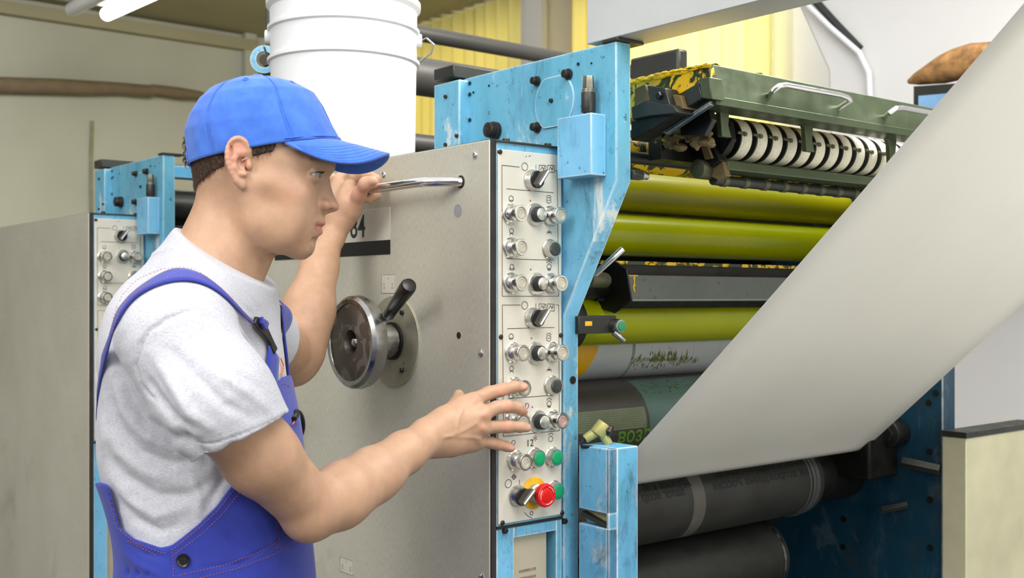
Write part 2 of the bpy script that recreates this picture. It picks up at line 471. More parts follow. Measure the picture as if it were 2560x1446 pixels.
# windows of daylight behind the curtains
glass = NT('daylight_pane'); glass.b.inputs['Emission Color'].default_value = (1, .98, .92, 1); glass.b.inputs['Emission Strength'].default_value = 2.2
glass2 = NT('bright_daylight_pane'); glass2.b.inputs['Emission Color'].default_value = (1, .98, .92, 1); glass2.b.inputs['Emission Strength'].default_value = 3.0
for i, (p0, p1, m) in enumerate(((1020, 1290, glass.m), (1385, 1545, glass.m), (1580, 1925, glass2.m))):
    a = onx(WALLX, p0, 100)[1]; e = onx(WALLX, p1, 100)[1]
    b = B(); b.box((WALLX-.02, a, 1.1), (WALLX-.012, e, 3.2 if i < 2 else 3.9)); b.thing('window_%d' % (i+1), m, (0, 0, 0), kind='structure')
# pillar between the curtains
a = onx(WALLX-.3, 1308, 100)[1]; e = onx(WALLX-.3, 1368, 100)[1]
b = B().box((WALLX-.32, e, 0), (WALLX-.02, a, CEIL+.2)).box((WALLX-.36, e-.02, 0), (WALLX-.32, (a+e)/2+.02, CEIL+.2))
b.thing('trim_5', plain('grey_pillar_paint', (176, 172, 168), .8, 0, .04, 2), (0, 0, 0), kind='structure')
# white side wall on the right: a shallow vault rib, a pipe and a pale recess
yR = -1.55
b = B()
P = [ony(yR, *p) for p in ((1936, -90), (2066, 188), (2066, 420), (1936, 420))]
xr0 = onx(WALLX, 1938, 100)
b = B(); pp = [onx(WALLX-.95, *p) for p in ((1960, -60), (2010, 4), (2075, 68), (2148, 132), (2172, 182), (2176, 262), (2176, 420))]
b.tube(pp, .011, 10).thing('wall_pipe', M['bucket'], (0, 0, 0), 'thin white conduit bending down the white wall at right', 'conduit')
b = B(); pp = [onx(WALLX-.93, *p) for p in ((2000, -40), (2040, 4), (2096, 66), (2150, 122))]
b.tube(pp, .015, 8).thing('wall_cable', M['dark_rubber'], (0, 0, 0), 'dark cable running along the slanting white conduit', 'cable')
b = B()
q = [onx(WALLX-.92, *p) for p in ((1965, -60), (1990, 0), (2070, 178), (2076, 420), (2600, 420), (2600, -60))]
b.prism(q, (.9, 0, 0)).thing('trim_7', M['wall_white'], (0, 0, 0), kind='structure', bev=.01)
q = [onx(WALLX-1.0, *p) for p in ((2100, 186), (2600, 186), (2600, 600), (2100, 600))]
# cabinet with a brown wrapped bundle on top, far right
cx = 2.2
o = onx(cx, 2300, 230)
t = root('wall_cabinet', o, 'dark framed blue cabinet behind the paper web at far right', 'cabinet')
q = [onx(cx, *p) for p in ((2284, 216), (2560, 196), (2560, 420), (2284, 420))]
B().prism(q, (.3, 0, 0)).part('body', M['dark_metal'], t)
q = [onx(cx-.012, *p) for p in ((2296, 240), (2560, 216), (2560, 420), (2296, 420))]
B().prism(q, (.011, 0, 0)).part('door', plain('pale_blue_door', (120, 160, 200), .5), t)
b = B(); c = Vector(onx(cx+.02, 2345, 178))
rows = []
prof = [(-.17, .012), (-.12, .035), (-.05, .055), (.02, .075), (.1, .085), (.2, .08), (.3, .05)]
dv = (Vector(onx(cx+.02, 2400, 150))-Vector(onx(cx+.02, 2290, 190))).normalized()
b.lathe(c-dv*.0, dv, [(p*.62, r*.6) for p, r in prof], 14)
b.thing('sack', plain('brown_sacking', (168, 124, 74), .85, 0, .35, 30, .6, 60), tuple(c), 'brown rough bundle lying on top of the cabinet at far right', 'bundle')

# ================================================================== press: a unit's operator side

BX = 0.1186
def side_frame(label):
    t = root('press_side_frame', (.14, 0, 0), label, 'machine frame', 'press side frames')
    poly = [(.30, 1.8475), (-.1240, 1.8475), (-.1250, 1.630), (-.0030, 1.4180), (-.0030, 0), (.98, 0), (.98, 1.60), (.36, 1.62), (.30, 1.62)]
    B().prism([(.14, y, z) for y, z in poly], (.032, 0, 0)).part('side_plate', M['blue'], t, bev=.0018)
    # box at the left end, with a dark cap block
    a = onx(BX, 1085, 215); zt = onx(BX, 1148, 198)[2]
    b = B().prism([(BX, .256, 1.669), (BX, .256, zt), (BX, a[1], zt), (BX, a[1], 1.669)], (.05, 0, 0))
    b.part('corner_box', M['blue'], t, bev=.002)
    c0 = onx(BX-.004, 1134, 160)
    z0 = onx(BX-.004, 1134, 192)[2]
    b = B().box((BX-.004, c0[1], z0), (BX+.24, a[1]-.004, c0[2])); b.part('cap_block', M['dark_metal'], t, bev=.002)
    # round cover plate with a cut lower edge
    cc = onx(.139, 1386, 256); r = .0485
    pts = []
    for k in range(48):
        an = 2*math.pi*k/48
        z = max(cc[2]+r*math.sin(an), cc[2]-.041)
        pts.append((.1375, cc[1]+r*math.cos(an), min(z, cc[2]+.043)))
    B().prism(pts[::-1], (.003, 0, 0)).part('round_cover', M['blue'], t, bev=.0006)
    for p, rr, hh in (((1343, 203), .0062, .012), ((1422, 186), .0068, .012), ((1344, 319), .0068, .013), ((1381, 252), .0038, .006)):
        c = Vector(onx(.139, *p)); b = B().cyl(c, c+Vector((-hh, 0, 0)), rr, seg=6 if rr < .005 else 20, bev=.001)
        if rr > .005: b.cyl(c, c+Vector((-.003, 0, 0)), rr*1.35, seg=20)
        b.part('bolt', M['bolt'], t)
    c = Vector(onx(.139, 1240, 327)); b = B().cyl(c, c+Vector((-.02, 0, 0)), .0135, seg=28, bev=.002).cyl(c, c+Vector((-.008, 0, 0)), .0155, seg=28).cyl(c+Vector((-.02, 0, 0)), c+Vector((-.0215, 0, 0)), .003, seg=10)
    b.part('knob', M['bolt'], t)
    for p, rr in (((1174, 208), .0035), ((1174, 236), .0035), ((1174, 300), .0035), ((1222, 214), .0018), ((1445, 160), .0026), ((1478, 158), .0015), ((1183, 231), .002)):
        c = Vector(onx(.1385, *p)); B().cyl(c+Vector((.001, 0, 0)), c+Vector((-.0007, 0, 0)), rr, seg=12).part('screw_hole', M['black_plastic'], t)
    for p in ((1115, 242), (1143, 340), (1115, 362)):
        c = Vector(onx(BX-.0005, *p)); B().cyl(c+Vector((.001, 0, 0)), c+Vector((-.004, 0, 0)), .0035, seg=10, bev=.0006).part('screw', M['bolt'], t)
    # deep round hole in the front edge
    c = Vector(ony(-.0032, 1432, 951))
    B().cyl(c, c+Vector((0, -.0006, 0)), .0068, seg=24).part('hole', M['blackened'], t)
    # top plate under the duct
    B().box((.137, -.130, 1.8476), (.196, -.095, 1.853)).part('shim_plate', M['dark_metal'], t, bev=.001)
    return t

def valve_box(label):
    a, bb = .1075, -.1020
    y1 = onx(a, 1393, 285)[1]; zt = ony(bb, 1478, 281)[2]; zb = ony(bb, 1478, 437)[2]
    t = root('valve_box', (a, bb, zb), label, 'valve box', 'valve boxes on the press frames')
    B().box((a, bb, zb), (.1395, y1, zt)).part('housing', M['blue'], t, bev=.0012)
    c = Vector((.1235, -.080, zt)); c = Vector((onx(.1235, 1471, 273)[0], onx(.1235, 1471, 273)[1], zt))
    b = B().cyl(c, c+Vector((0, 0, .006)), .008, seg=24)
    b.cyl(c+Vector((0, 0, .004)), c+Vector((0, 0, .036)), .0115, seg=32, bev=.0008)
    b.part('valve_body', M['dark_metal'], t)
    b = B().cyl(c+Vector((0, 0, .036)), c+Vector((0, 0, .041)), .0105, seg=24).cyl(c+Vector((0, 0, .041)), c+Vector((0, 0, .062)), .0095, .0085, seg=6, bev=.0015)
    b.part('valve_cap', worn_metal('worn_valve_cap', (128, 124, 110), .7, .35), t)
    return t

# symbol strokes on the control face
def strokes(b, items, yf=-.0036, w=.0006):
    for it in items:
        if it[0] == 'l':
            p = [Vector(ony(yf, *q)) for q in it[1]]
            for i in range(len(p)-1):
                d = (p[i+1]-p[i]).normalized(); n = Vector((d.z, 0, -d.x))*w
                b.prism([p[i]-n, p[i]+n, p[i+1]+n, p[i+1]-n], (0, -.0001, 0))
        elif it[0] == 'c':
            c = Vector(ony(yf, *it[1])); r = it[2]; N = 18; a0, a1 = (it[3] if len(it) > 3 else (0, 2*math.pi))
            for k in range(N):
                u0 = a0+(a1-a0)*k/N; u1 = a0+(a1-a0)*(k+1)/N
                q = [c+Vector((math.cos(u)*rr, 0, math.sin(u)*rr)) for u, rr in ((u0, r-w), (u0, r+w), (u1, r+w), (u1, r-w))]
                b.prism(q, (0, -.0001, 0))

def screw_head(t, p, r=.0045, plane='y', off=-.003):
    c = Vector(ony(off, *p)) if plane == 'y' else Vector(onx(off, *p))
    d = Vector((0, -1, 0)) if plane == 'y' else Vector((-1, 0, 0))
    b = B().lathe(c, d, [(-.001, r), (.0012, r), (.0024, r*.75), (.0028, r*.3)], 18)
    return b.part('screw', M['bolt'] if plane == 'y' else M['chrome'], t)

def control_panel(label):
    t = root('operator_console', (.002, 0, 1.092), label, 'control panel', 'press control panels')
    B().box((.0025, -.003, 1.0925), (.1340, 0, 1.6805)).part('face_plate', M['panel'], t, bev=.0012)
    b = B()
    L = lambda *p: ('l', p)
    it = []
    # upper frame block
    it += [L((1255, 413), (1299, 418)), L((1255, 413), (1256, 741), (1397, 741), (1393, 427)), L((1266, 472), (1384, 482)), L((1266, 647), (1385, 651)), L((1388, 426), (1393, 427))]
    # lower frame block
    it += [L((1256, 763), (1301, 763)), L((1256, 763), (1259, 1092), (1399, 1077), (1397, 763), (1390, 763)), L((1268, 822), (1386, 819)), L((1270, 997), (1388, 988))]
    for y0, dy in ((417, 0), (764, 0)):
        it += [('c', (1312, y0), .0062), L((1340, y0-5), (1340, y0+6))]
        for x in (1356, 1377):
            it += [L((x-8, y0-4), (x+9, y0-3), (x+9, y0+14), (x-8, y0+13), (x-8, y0-4)), L((x-5, y0+9), (x-1, y0), (x+2, y0+6), (x+6, y0-1)), L((x+2, y0+9), (x+6, y0+4))]
    for yy in (497, 842):
        it += [('c', (1278, yy), .0045), L((1274, yy+4), (1283, yy+4)), ('c', (1372, yy+4), .0048), ('c', (1372, yy+1), .0062, (.5, 2.6)), L((1369, yy+4), (1375, yy+4))]
    for yy in (578, 922):
        it += [('c', (1279, yy), .004), L((1274, yy+10), (1279, yy+4), (1284, yy+10)), L((1367, yy+2), (1379, yy+2)), L((1373, yy-4), (1373, yy+7)), ('c', (1373, yy+12), .006, (.5, 2.6))]
    for yy in (667, 1010):
        it += [('c', (1280, yy), .0038), L((1272, yy+8), (1276, yy+3)), L((1288, yy+8), (1284, yy+3)), L((1276, yy+5), (1276, yy+9), (1284, yy+9), (1284, yy+5)), ('c', (1373, yy), .0045), ('c', (1373, yy-4), .0062, (.5, 2.6)), L((1370, yy+5), (1376, yy+5), (1376, yy+9), (1370, yy+9), (1370, yy+5))]
    for p in ((1326, 502), (1327, 674), (1329, 846), (1331, 1018)): it += [('c', p, .0008)]
    it += [('c', (1284, 1107), .0035), L((1284, 1112), (1284, 1118)), ('c', (1377, 1098), .0045), ('c', (1377, 1093), .006, (.5, 2.6))]
    it += [('c', (1271, 1210), .0065), L((1299, 1200), (1299, 1212)), ('c', (1285, 1193), .0035), L((1285, 1186), (1285, 1200)), L((1278, 1193), (1292, 1193)), L((1311, 1282), (1320, 1291), (1331, 1297)), ('c', (1329, 1284), .003), L((1314, 392), (1317, 390)), L((1322, 391), (1327, 389))]
    strokes(b, it, w=.0004)
    b.part('printed_symbols', M['line'], t)
    b = B(); f = lambda c: (lambda x, y: (c[0]+x, -.0036, c[2]+y))
    b.text('12', .016, f(ony(-.0036, 1325, 1109))); b.part('felt_pen_number', M['line'], t)
    b = B(); b.text('D', .013, f(ony(-.0036, 1318, 1016))); b.text('*', .022, f(ony(-.0036, 1338, 1103))); b.part('purple_mark', plain('purple_ink', (150, 60, 140), .6), t)
    def push(px, py, kind):
        c = Vector(ony(-.003, px, py)); d = (0, -1, 0); y = Vector((0, -1, 0))
        e = bpy.data.objects.new('push_button', B().lathe(c, d, [(0, .0168), (.002, .0168), (.0035, .0150), (.010, .0143), (.0135, .0135), (.0135, .0112)] if kind in 'kgh' else
            [(0, .0168), (.002, .0168), (.0035, .0150), (.009, .0142), (.0115, .0128), (.0115, .0100), (.0165, .0098), (.0175, .0118), (.0185, .0130), (.0275, .0132), (.0285, .0124), (.0285, .0100), (.0262, .0098)], 36).mesh('push_button', M['button_metal'] if kind in 'cp' else M['alu'], t['o_']))
        COL.objects.link(e); e.parent = t; e['o_'] = t['o_']
        if kind in 'kgh':
            m = M['green'] if kind == 'g' else (M['lens_dark'] if kind == 'k' else M['green'])
            B().lathe(c, d, [(.010, .0112), (.0142, .0112), (.0150, .0100), (.0152, .004)], 30).part('button_cap', m, e)
        else:
            B().lathe(c, d, [(.024, .0099), (.0262, .0098), (.0272, .0085), (.0275, .0062), (.0268, .0055), (.0268, .003)], 30).part('button_cap', M['button_clear'] if kind == 'c' else M['button_pink'], e)
        return e
    def dial(px, py):
        c = Vector(ony(-.003, px, py)); d = (0, -1, 0)
        e = bpy.data.objects.new('rotary_knob', B().lathe(c, d, [(0, .0185), (.003, .0185), (.0048, .0172), (.0050, .0130)], 40).mesh('rotary_knob', M['alu_dial'], t['o_']))
        COL.objects.link(e); e.parent = t; e['o_'] = t['o_']
        b = B()
        for k in range(22):
            a = -2.2+k*4.4/21
            u = Vector((math.sin(a), 0, math.cos(a))); n = Vector((u.z, 0, -u.x))*.0003
            p0 = c+u*.0135+Vector((0, -.0051, 0)); p1 = c+u*(.0160 if k % 3 else .0168)+Vector((0, -.0051, 0))
            b.prism([p0-n, p0+n, p1+n, p1-n], (0, -.0002, 0))
        b.part('tick_marks', M['line'], e)
        b = B(); seg = 48; vs = []; prof = [(.004, .0128), (.014, .0122), (.0165, .0118), (.0172, .0108)]
        for t_, r_ in prof:
            for j in range(seg):
                an = 2*math.pi*j/seg; rr = r_*(1.0 if j % 2 else .965)
                vs.append(c+Vector((math.cos(an)*rr, -t_, math.sin(an)*rr)))
        fs = [(i*seg+j, i*seg+(j+1) % seg, (i+1)*seg+(j+1) % seg, (i+1)*seg+j) for i in range(3) for j in range(seg)]+[[3*seg+j for j in range(seg)]]
        b.add(vs, fs); b.part('knob_grip', M['dark_rubber'], e)
        B().lathe(c, d, [(.0155, .0102), (.0182, .0102), (.0186, .0096)], 36).part('knob_cap', M['alu_dial'], e)
    def selector(px, py, ang):
        c = Vector(ony(-.003, px, py)); d = (0, -1, 0)
        e = bpy.data.objects.new('selector_switch', B().lathe(c, d, [(0, .0172), (.003, .0172), (.0045, .0160), (.012, .0154), (.0135, .0145), (.0135, .012)], 40).mesh('selector_switch', M['alu'], t['o_']))
        COL.objects.link(e); e.parent = t; e['o_'] = t['o_']
        B().lathe(c, d, [(.010, .0138), (.0155, .0138), (.0162, .0128)], 36).part('switch_collar', M['black_plastic'], e)
        u = Vector((math.cos(ang), 0, math.sin(ang))); n = Vector((-u.z, 0, u.x))
        q = lambda a, w_, y: c+u*a+n*w_+Vector((0, -y, 0))
        b = B().hexa([q(-.0125, -.0042, .015), q(.0135, -.0042, .015), q(.0135, .0042, .015), q(-.0125, .0042, .015)],
                     [q(-.0125, -.0038, .028), q(.0165, -.0038, .030), q(.0165, .0038, .030), q(-.0125, .0038, .028)])
        b.part('switch_lever', worn_metal('switch_lever_grey', (88, 84, 76), .3, .35, .2), e, bev=.0008)
        b = B().hexa([q(-.012, -.0016, .0281), q(.0160, -.0016, .0301), q(.0160, .0016, .0301), q(-.012, .0016, .0281)],
                     [q(-.012, -.0016, .0287), q(.0160, -.0016, .0307), q(.0160, .0016, .0307), q(-.012, .0016, .0287)])
        b.part('pointer_line', M['bucket'], e)
    for yy in ((1275, 536, 1337, 537, 1374, 541), (1277, 708, 1340, 710, 1376, 709), (1281, 882, 1338, 883, 1379, 881), (1281, 1052, 1344, 1054, 1379, 1049)):
        push(yy[0], yy[1], 'c'); dial(yy[2], yy[3]); push(yy[4], yy[5], 'p' if yy[1] == 1052 else 'c')
    push(1277, 620, 'c'); push(1374, 624, 'k'); push(1284, 969, 'c'); push(1378, 965, 'k')
    push(1287, 1152, 'c'); push(1335, 1145, 'g'); push(1379, 1143, 'g'); push(1382, 1227, 'g')
    selector(1329, 451, .95); selector(1331, 796, .95); selector(1292, 1240, .8)
    c = Vector(ony(-.003, 1334, 1233)); d = (0, -1, 0)
    e = bpy.data.objects.new('emergency_stop', B().lathe(c, d, [(0, .0255), (.0015, .0255), (.0018, .0250)], 48).mesh('emergency_stop', M['stop_yellow'], t['o_']))
    COL.objects.link(e); e.parent = t; e['o_'] = t['o_']
    B().lathe(c, d, [(.0015, .0150), (.010, .0150), (.012, .0125), (.020, .0120)], 36).part('stop_collar', M['alu'], e)
    b = B().lathe(c, d, [(.019, .0110), (.021, .0165), (.025, .0188), (.030, .0190), (.0325, .0180), (.0335, .0160), (.0328, .0120), (.0338, .0100), (.0340, .004)], 48)
    b.part('stop_knob', M['red'], e)
    b = B()
    for a0 in (.3, 2.4, 4.5):
        seg = [c+Vector((math.cos(a0+i*.12)*.0138, -.0336, math.sin(a0+i*.12)*.0138)) for i in range(10)]
        b.tube(seg, .0005, 6)
    b.part('turn_arrows', M['wall_white'], e)
    for p in ((1250, 380), (1252, 843), (1402, 839), (1256, 1308), (1405, 1283)): screw_head(t, p, .0040)
    return t

def control_box(label):
    t = root('control_cabinet', (0, 0, 0), label, 'cabinet', 'press control cabinets')
    b = B()
    zt = 1.692; w0, w1 = ony(0, 1285, 1350)[0], ony(0, 1391, 1332)[0]; wz = ony(0, 1330, 1338)[2]
    b.box((.001, .0002, 1.088), (.138, .10, zt))
    b.box((.001, .0002, .10), (w0, .10, 1.088)); b.box((w1, .0002, .10), (.138, .10, 1.088)); b.box((w0, .0002, wz), (w1, .10, 1.088)); b.box((w0, .0002, .10), (w1, .10, .5))
    b.box((.001, .10, .10), (.138, .95, zt-.03))
    b.part('cabinet_shell', M['blue'], t, bev=.001)
    B().box((-.002, -.004, zt-.001), (.1395, .2, zt+.0025)).part('top_lip', M['dark_metal'], t, bev=.0008)
    B().box((.001, -.0012, 1.0845), (.138, .0005, 1.0895)).part('edge_strip', M['dark_rubber'], t)
    B().box((w0-.002, .012, .45), (w0+.078, .016, wz+.01)).part('inspection_sheet', plain('beige_sheet', (190, 180, 156), .6, 0, .08, 8), t)
    B().box((w0-.002, .03, .45), (w1+.002, .034, wz+.01)).part('dark_inner_panel', M['blackened'], t)
    a = ony(.0118, 1312, 1424); b = B()
    for k in range(3): b.box((w0+.02, .0110, a[2]-k*.012), (w0+.055, .0119, a[2]-k*.012-.0035))
    b.part('faded_print', plain('faded_print', (160, 140, 124), .7, 0, .3, 60), t)
    for p in ((1261, 1327), (1410, 1303)):
        c = Vector(ony(0, *p)); B().lathe(c, (0, -1, 0), [(-.001, .0055), (.003, .0055), (.0055, .0040), (.006, .002)], 6).part('bolt', M['bolt'], t)
    for p in ((1265, 348), (1370, 360)):
        c = Vector((onx(.03, 1265, 348)[0] if p[0] < 1300 else .118, .012, zt+.0025)); B().cyl(c, c+Vector((0, 0, .006)), .006, seg=6, bev=.001).part('cover_bolt', M['bolt'], t)
    return t

# ------------------------------------------------------------------ door of the near unit
def door():
    t = root('press_door', (-.012, 0, 0), 'large cream steel press door with chrome handle and handwheel', 'machine door')
    D = -.012; Y1 = .98; ZT = 1.694
    B().box((D, .0012, .12), (D+.0022, Y1, ZT)).part('door_sheet', M['door'], t, bev=.0012)
    B().box((D+.0022, -.0018, .118), (-.0005, Y1, ZT+.0012)).part('rubber_gasket', M['gasket'], t, bev=.0008)
    # chrome handle
    x = -.058
    p = [Vector(onx(D, 1152, 455)), None]
    za = p[0].z; y0 = p[0].y
    pts = [(D, y0, za), (D-.012, y0+.004, za), (x+.012, y0+.030, za), (x+.003, y0+.042, za), (x, y0+.055, za), (x, y0+.10, za), (x, y0+.33, za), (x, y0+.345, za), (x+.003, y0+.358, za), (x+.012, y0+.370, za), (D-.012, y0+.396, za), (D, y0+.400, za)]
    B().tube(pts, .0078, 24).part('door_handle', M['chrome'], t, 'chrome tube handle')
    for yy in (y0, y0+.40):
        B().lathe((D, yy, za), (-1, 0, 0), [(0, .0105), (.001, .0105), (.0015, .009)], 24).part('handle_washer', M['bolt'], t)
    # name plate
    a = onx(D, 976, 518); c = onx(D, 974, 600); e = onx(D, 973, 636)
    yl = onx(D, 688, 640)[1]
    B().box((D-.0008, a[1], c[2]), (D, yl, a[2])).part('number_plate', M['white_plate'], t, bev=.0003)
    B().box((D-.0012, a[1], e[2]), (D, yl, c[2])).part('black_bar', M['black_bar'], t)
    b = B(); cc = onx(D-.0014, 893, 573)
    # lettering: x of the text runs towards -y'
    def put(txt, px, py, size, bold=0.0):
        q = onx(D-.0011, px, py)
        B_ = b.text(txt, size, lambda x, y: (D-.0011, q[1]-x*.92, q[2]+y), bold=bold)
    put('84', 894, 570, .058, .0006); put('А', 846, 580, .058, .0006)
    b.part('lettering', M['line'], t)
    # engraved grey disc, hole, screws, small labels
    q = Vector(onx(D, 1145, 527)); B().cyl(q, q+Vector((-.0006, 0, 0)), .0105, seg=32).part('grey_plug', plain('grey_plug', (158, 160, 164), .4, .2), t)
    q = Vector(onx(D, 1147, 839)); B().cyl(q, q+Vector((-.0005, 0, 0)), .0055, seg=24).part('hole', M['black_bar'], t)
    for p_ in ((1188, 389), (1203, 884), (1204, 1443), (960, 437)): screw_head(t, p_, .0058, 'x', D)
    for (x0, x1, y0_, y1_) in ((954, 988, 688, 733), (850, 883, 1393, 1440)):
        A = onx(D-.0003, x0, y0_); C_ = onx(D-.0003, x1, y1_)
        B().box((D-.0006, A[1], A[2]), (D, C_[1], C_[2])).part('pictogram_plate', M['white_plate'], t)
        b = B(); h = A[2]-C_[2]; w_ = A[1]-C_[1]; yc = (A[1]+C_[1])/2
        def ring(yy, zz, rr, a0=0, a1=2*math.pi):
            n = 14
            for k in range(n):
                u0 = a0+(a1-a0)*k/n; u1 = a0+(a1-a0)*(k+1)/n
                b.prism([(D-.00075, yy+math.cos(u)*r_, zz+math.sin(u)*r_) for u, r_ in ((u0, rr-.0002), (u1, rr-.0002), (u1, rr+.0002), (u0, rr+.0002))], (-.0001, 0, 0))
        for s in (-1, 1):
            ring(yc+s*w_*.3, C_[2]+h*.3, .0022); ring(yc+s*w_*.3, C_[2]+h*.5, .0014)
        ring(yc, C_[2]+h*.72, .0035, .4, 2.7)
        for (za_, zb_) in ((0, .0004), (1, -.0004)):
            b.box((D-.0008, A[1], A[2]-za_*h), (D-.0006, C_[1], A[2]-za_*h+zb_))
        for yy, s in ((A[1], -.0004), (C_[1], .0004)): b.box((D-.0008, yy, A[2]), (D-.0006, yy+s, C_[2]))
        b.part('pictogram', M['line'], t)
    # handwheel
    c = Vector(onx(D, 986, 853)); d = (-1, 0, 0)
    B().lathe(c, d, [(0, .0790), (.0025, .0790), (.0032, .0784)], 72).part('mounting_disc', worn_metal('cream_steel_disc', (168, 163, 144), .5, .4, .2), t)
    for p_ in ((1007, 782), (1007, 926)):
        q = Vector(onx(D-.003, *p_)); B().cyl(q, q+Vector((-.005, 0, 0)), .0048, seg=6, bev=.001).part('wheel_bolt', M['black_plastic'], t)
    w = bpy.data.objects.new('handwheel', B().lathe(c, d, [(.062, .020), (.064, .062), (.060, .072), (.064, .0775), (.074, .0800), (.086, .0785), (.0915, .0730), (.0905, .0660), (.0885, .0655)], 96, cap=False).mesh('handwheel', M['steel'], t['o_'])); COL.objects.link(w); w.parent = t; w['o_'] = t['o_']
    wf = NT('scuffed_wheel_face'); a_ = wf.mix(wf.ramp(wf.noise(24, 4, .55, (1, 1, 1), 1.4), [(.52, 0.0), (.57, 1.0)]), srgb(92, 84, 76), srgb(124, 118, 110)); wf.base(a_); wf.metal(.35); wf.rough(.35)
    B().lathe(c, d, [(.087, .0660), (.0885, .0655), (.0890, .0640), (.0880, .0240), (.0885, .0210), (.080, .0185), (.068, .0150), (.067, .005)], 72, cap=False).part('wheel_face', wf.m, w, ang=50)
    B().lathe(c, d, [(.060, .0085), (.080, .0085), (.0835, .006), (.0845, .002)], 24).part('wheel_screw', M['chrome'], w)
    B().lathe(c, d, [(.003, .0330), (.008, .0330), (.009, .0300)], 48).part('bearing_ring', M['black_plastic'], t)
    B().lathe(c, d, [(.008, .0290), (.052, .0290), (.056, .0270), (.064, .0265)], 48).part('wheel_hub', M['steel'], t)
    # locking lever with black grip, rising to the right and towards the viewer
    h0 = c+Vector((-.034, -.004, .022)); h1 = Vector(onx(-.075, 1017, 722))
    v = (h1-h0); L_ = v.length
    lev = bpy.data.objects.new('lever', B().lathe(h0, v, [(-.004, .0085), (.006, .0085), (.008, .0062), (L_*.36, .0056)], 24).mesh('lever', M['steel'], t['o_'])); COL.objects.link(lev); lev.parent = t; lev['o_'] = t['o_']
    B().lathe(h0, v, [(L_*.34, .0085), (L_*.36, .0098), (L_*.6, .0108), (L_*.98, .0135), (L_*1.06, .0132), (L_*1.09, .0115), (L_*1.10, .006)], 28).part('lever_grip', M['black_plastic'], lev)
    # low black knob by the worker's hip
    q = Vector(onx(D, 746, 1060)); B().lathe(q, d, [(0, .028), (.003, .028), (.004, .012), (.02, .012), (.022, .018), (.036, .02), (.044, .016), (.047, .008)], 28).part('door_knob', M['black_plastic'], t)
    return t
door()
side_frame('sky blue press frame with round cover plate, beside the cream control panel')
valve_box('blue box with dark valve on top, beside the near control panel')
control_panel('cream control panel the worker is touching, with red stop knob')
control_box('blue control cabinet behind the near cream control panel')
# the next unit down the line, at left
OFF = Vector((-.071, 1.62, -.024))
def copy_unit(names, labels):
    for nm, lb in zip(names, labels):
        src = next(o for o in bpy.data.objects if o.name == nm)
        c = copy_tree(src); c['label'] = lb
        c.matrix_world = MW @ Matrix.Translation(Vector(src['o_'])+OFF)
copy_unit(['press_side_frame', 'valve_box', 'operator_console', 'control_cabinet'],
          ['blue press frame of the rear unit, seen behind the worker', 'small blue valve box on the rear unit, left of the cap',
           'cream control panel of the rear unit at far left, partly behind the worker', 'blue control cabinet of the rear unit at far left'])
t = root('rear_press_door', (OFF.x-.012, OFF.y, 0), 'cream steel door of the rear unit at the far left edge', 'machine door')
B().box((OFF.x-.012, OFF.y+.0012, .12), (OFF.x-.0098, OFF.y+.98, 1.670)).part('door_sheet', M['door'], t, bev=.001)
B().box((OFF.x-.0098, OFF.y-.002, .118), (OFF.x-.0005, OFF.y+.98, 1.671)).part('rubber_gasket', M['gasket'], t)

# grey duct on top of the frame, running towards the viewer
B().box((.14, -1.75, 1.8535), (.212, -.0575, 2.32)).thing('cable_duct', M['grey_duct'], (.14, -.0575, 1.853), 'wide light grey duct resting on the near blue frame', 'duct', bev=.0015)

# blue front post with slot
t = root('frame_post', (.148, -.10, 0), 'scuffed blue square post in front of the paper web', 'post')
zA, zB = ony(-.1, 1520, 1288)[2], ony(-.1, 1520, 1325)[2]
b = B().box((.166, -.1, 0), (.2135, -.03, 1.2085)).box((.148, -.1, 0), (.166, -.03, zB)).box((.148, -.1, zA), (.166, -.03, 1.2085)).box((.148, -.1, 0), (.166, -.094, 1.2085))
b.part('post_body', M['blue_post'], t, bev=.0016)
B().box((.163, -.088, zB+.004), (.1658, -.032, zA)).part('brass_tag', plain('cream_brass_tag', (206, 198, 150), .45, .2, .2, 60), t)
B().prism([(.150, -.093, zB), (.150, -.032, zB+.012), (.150, -.032, zB+.0185), (.150, -.093, zB+.004)], (.014, 0, 0)).part('slot_blade', M['dark_metal'], t)
# sensor fitting on the post
t = root('sensor_fitting', (.18, -.06, 1.2085), 'ink-spattered elbow sensor fitting on top of the blue post', 'sensor')
c = Vector((.186, -.052, 1.2085)); tb = worn_metal('ink_spattered_cast_metal', (176, 172, 108), .3, .45, .45)
e = c+Vector((-.006, .004, .022))
B().cyl(c+Vector((.004, -.004, 0)), e, .0075, seg=20, bev=.001).part('stem', tb, t)
B().cyl(e+Vector((-.005, .003, -.006)), e+Vector((.006, -.004, .012)), .0135, .0125, seg=20, bev=.002).part('head', tb, t)
B().cyl(e+Vector((.006, -.009, .002)), e+Vector((.010, -.016, .000)), .009, seg=6, bev=.001).part('hex_plug', M['bolt'], t)
B().cyl(e+Vector((-.004, .006, -.002)), e+Vector((-.020, .016, -.014)), .0085, .0075, seg=18, bev=.001).part('cable_gland', tb, t)
B().tube([e+Vector((-.018, .015, -.012)), e+Vector((-.03, .016, -.02)), e+Vector((-.034, .008, -.024)), e+Vector((-.028, -.010, -.0235))], .003, 10).part('sensor_cable', M['black_plastic'], t)

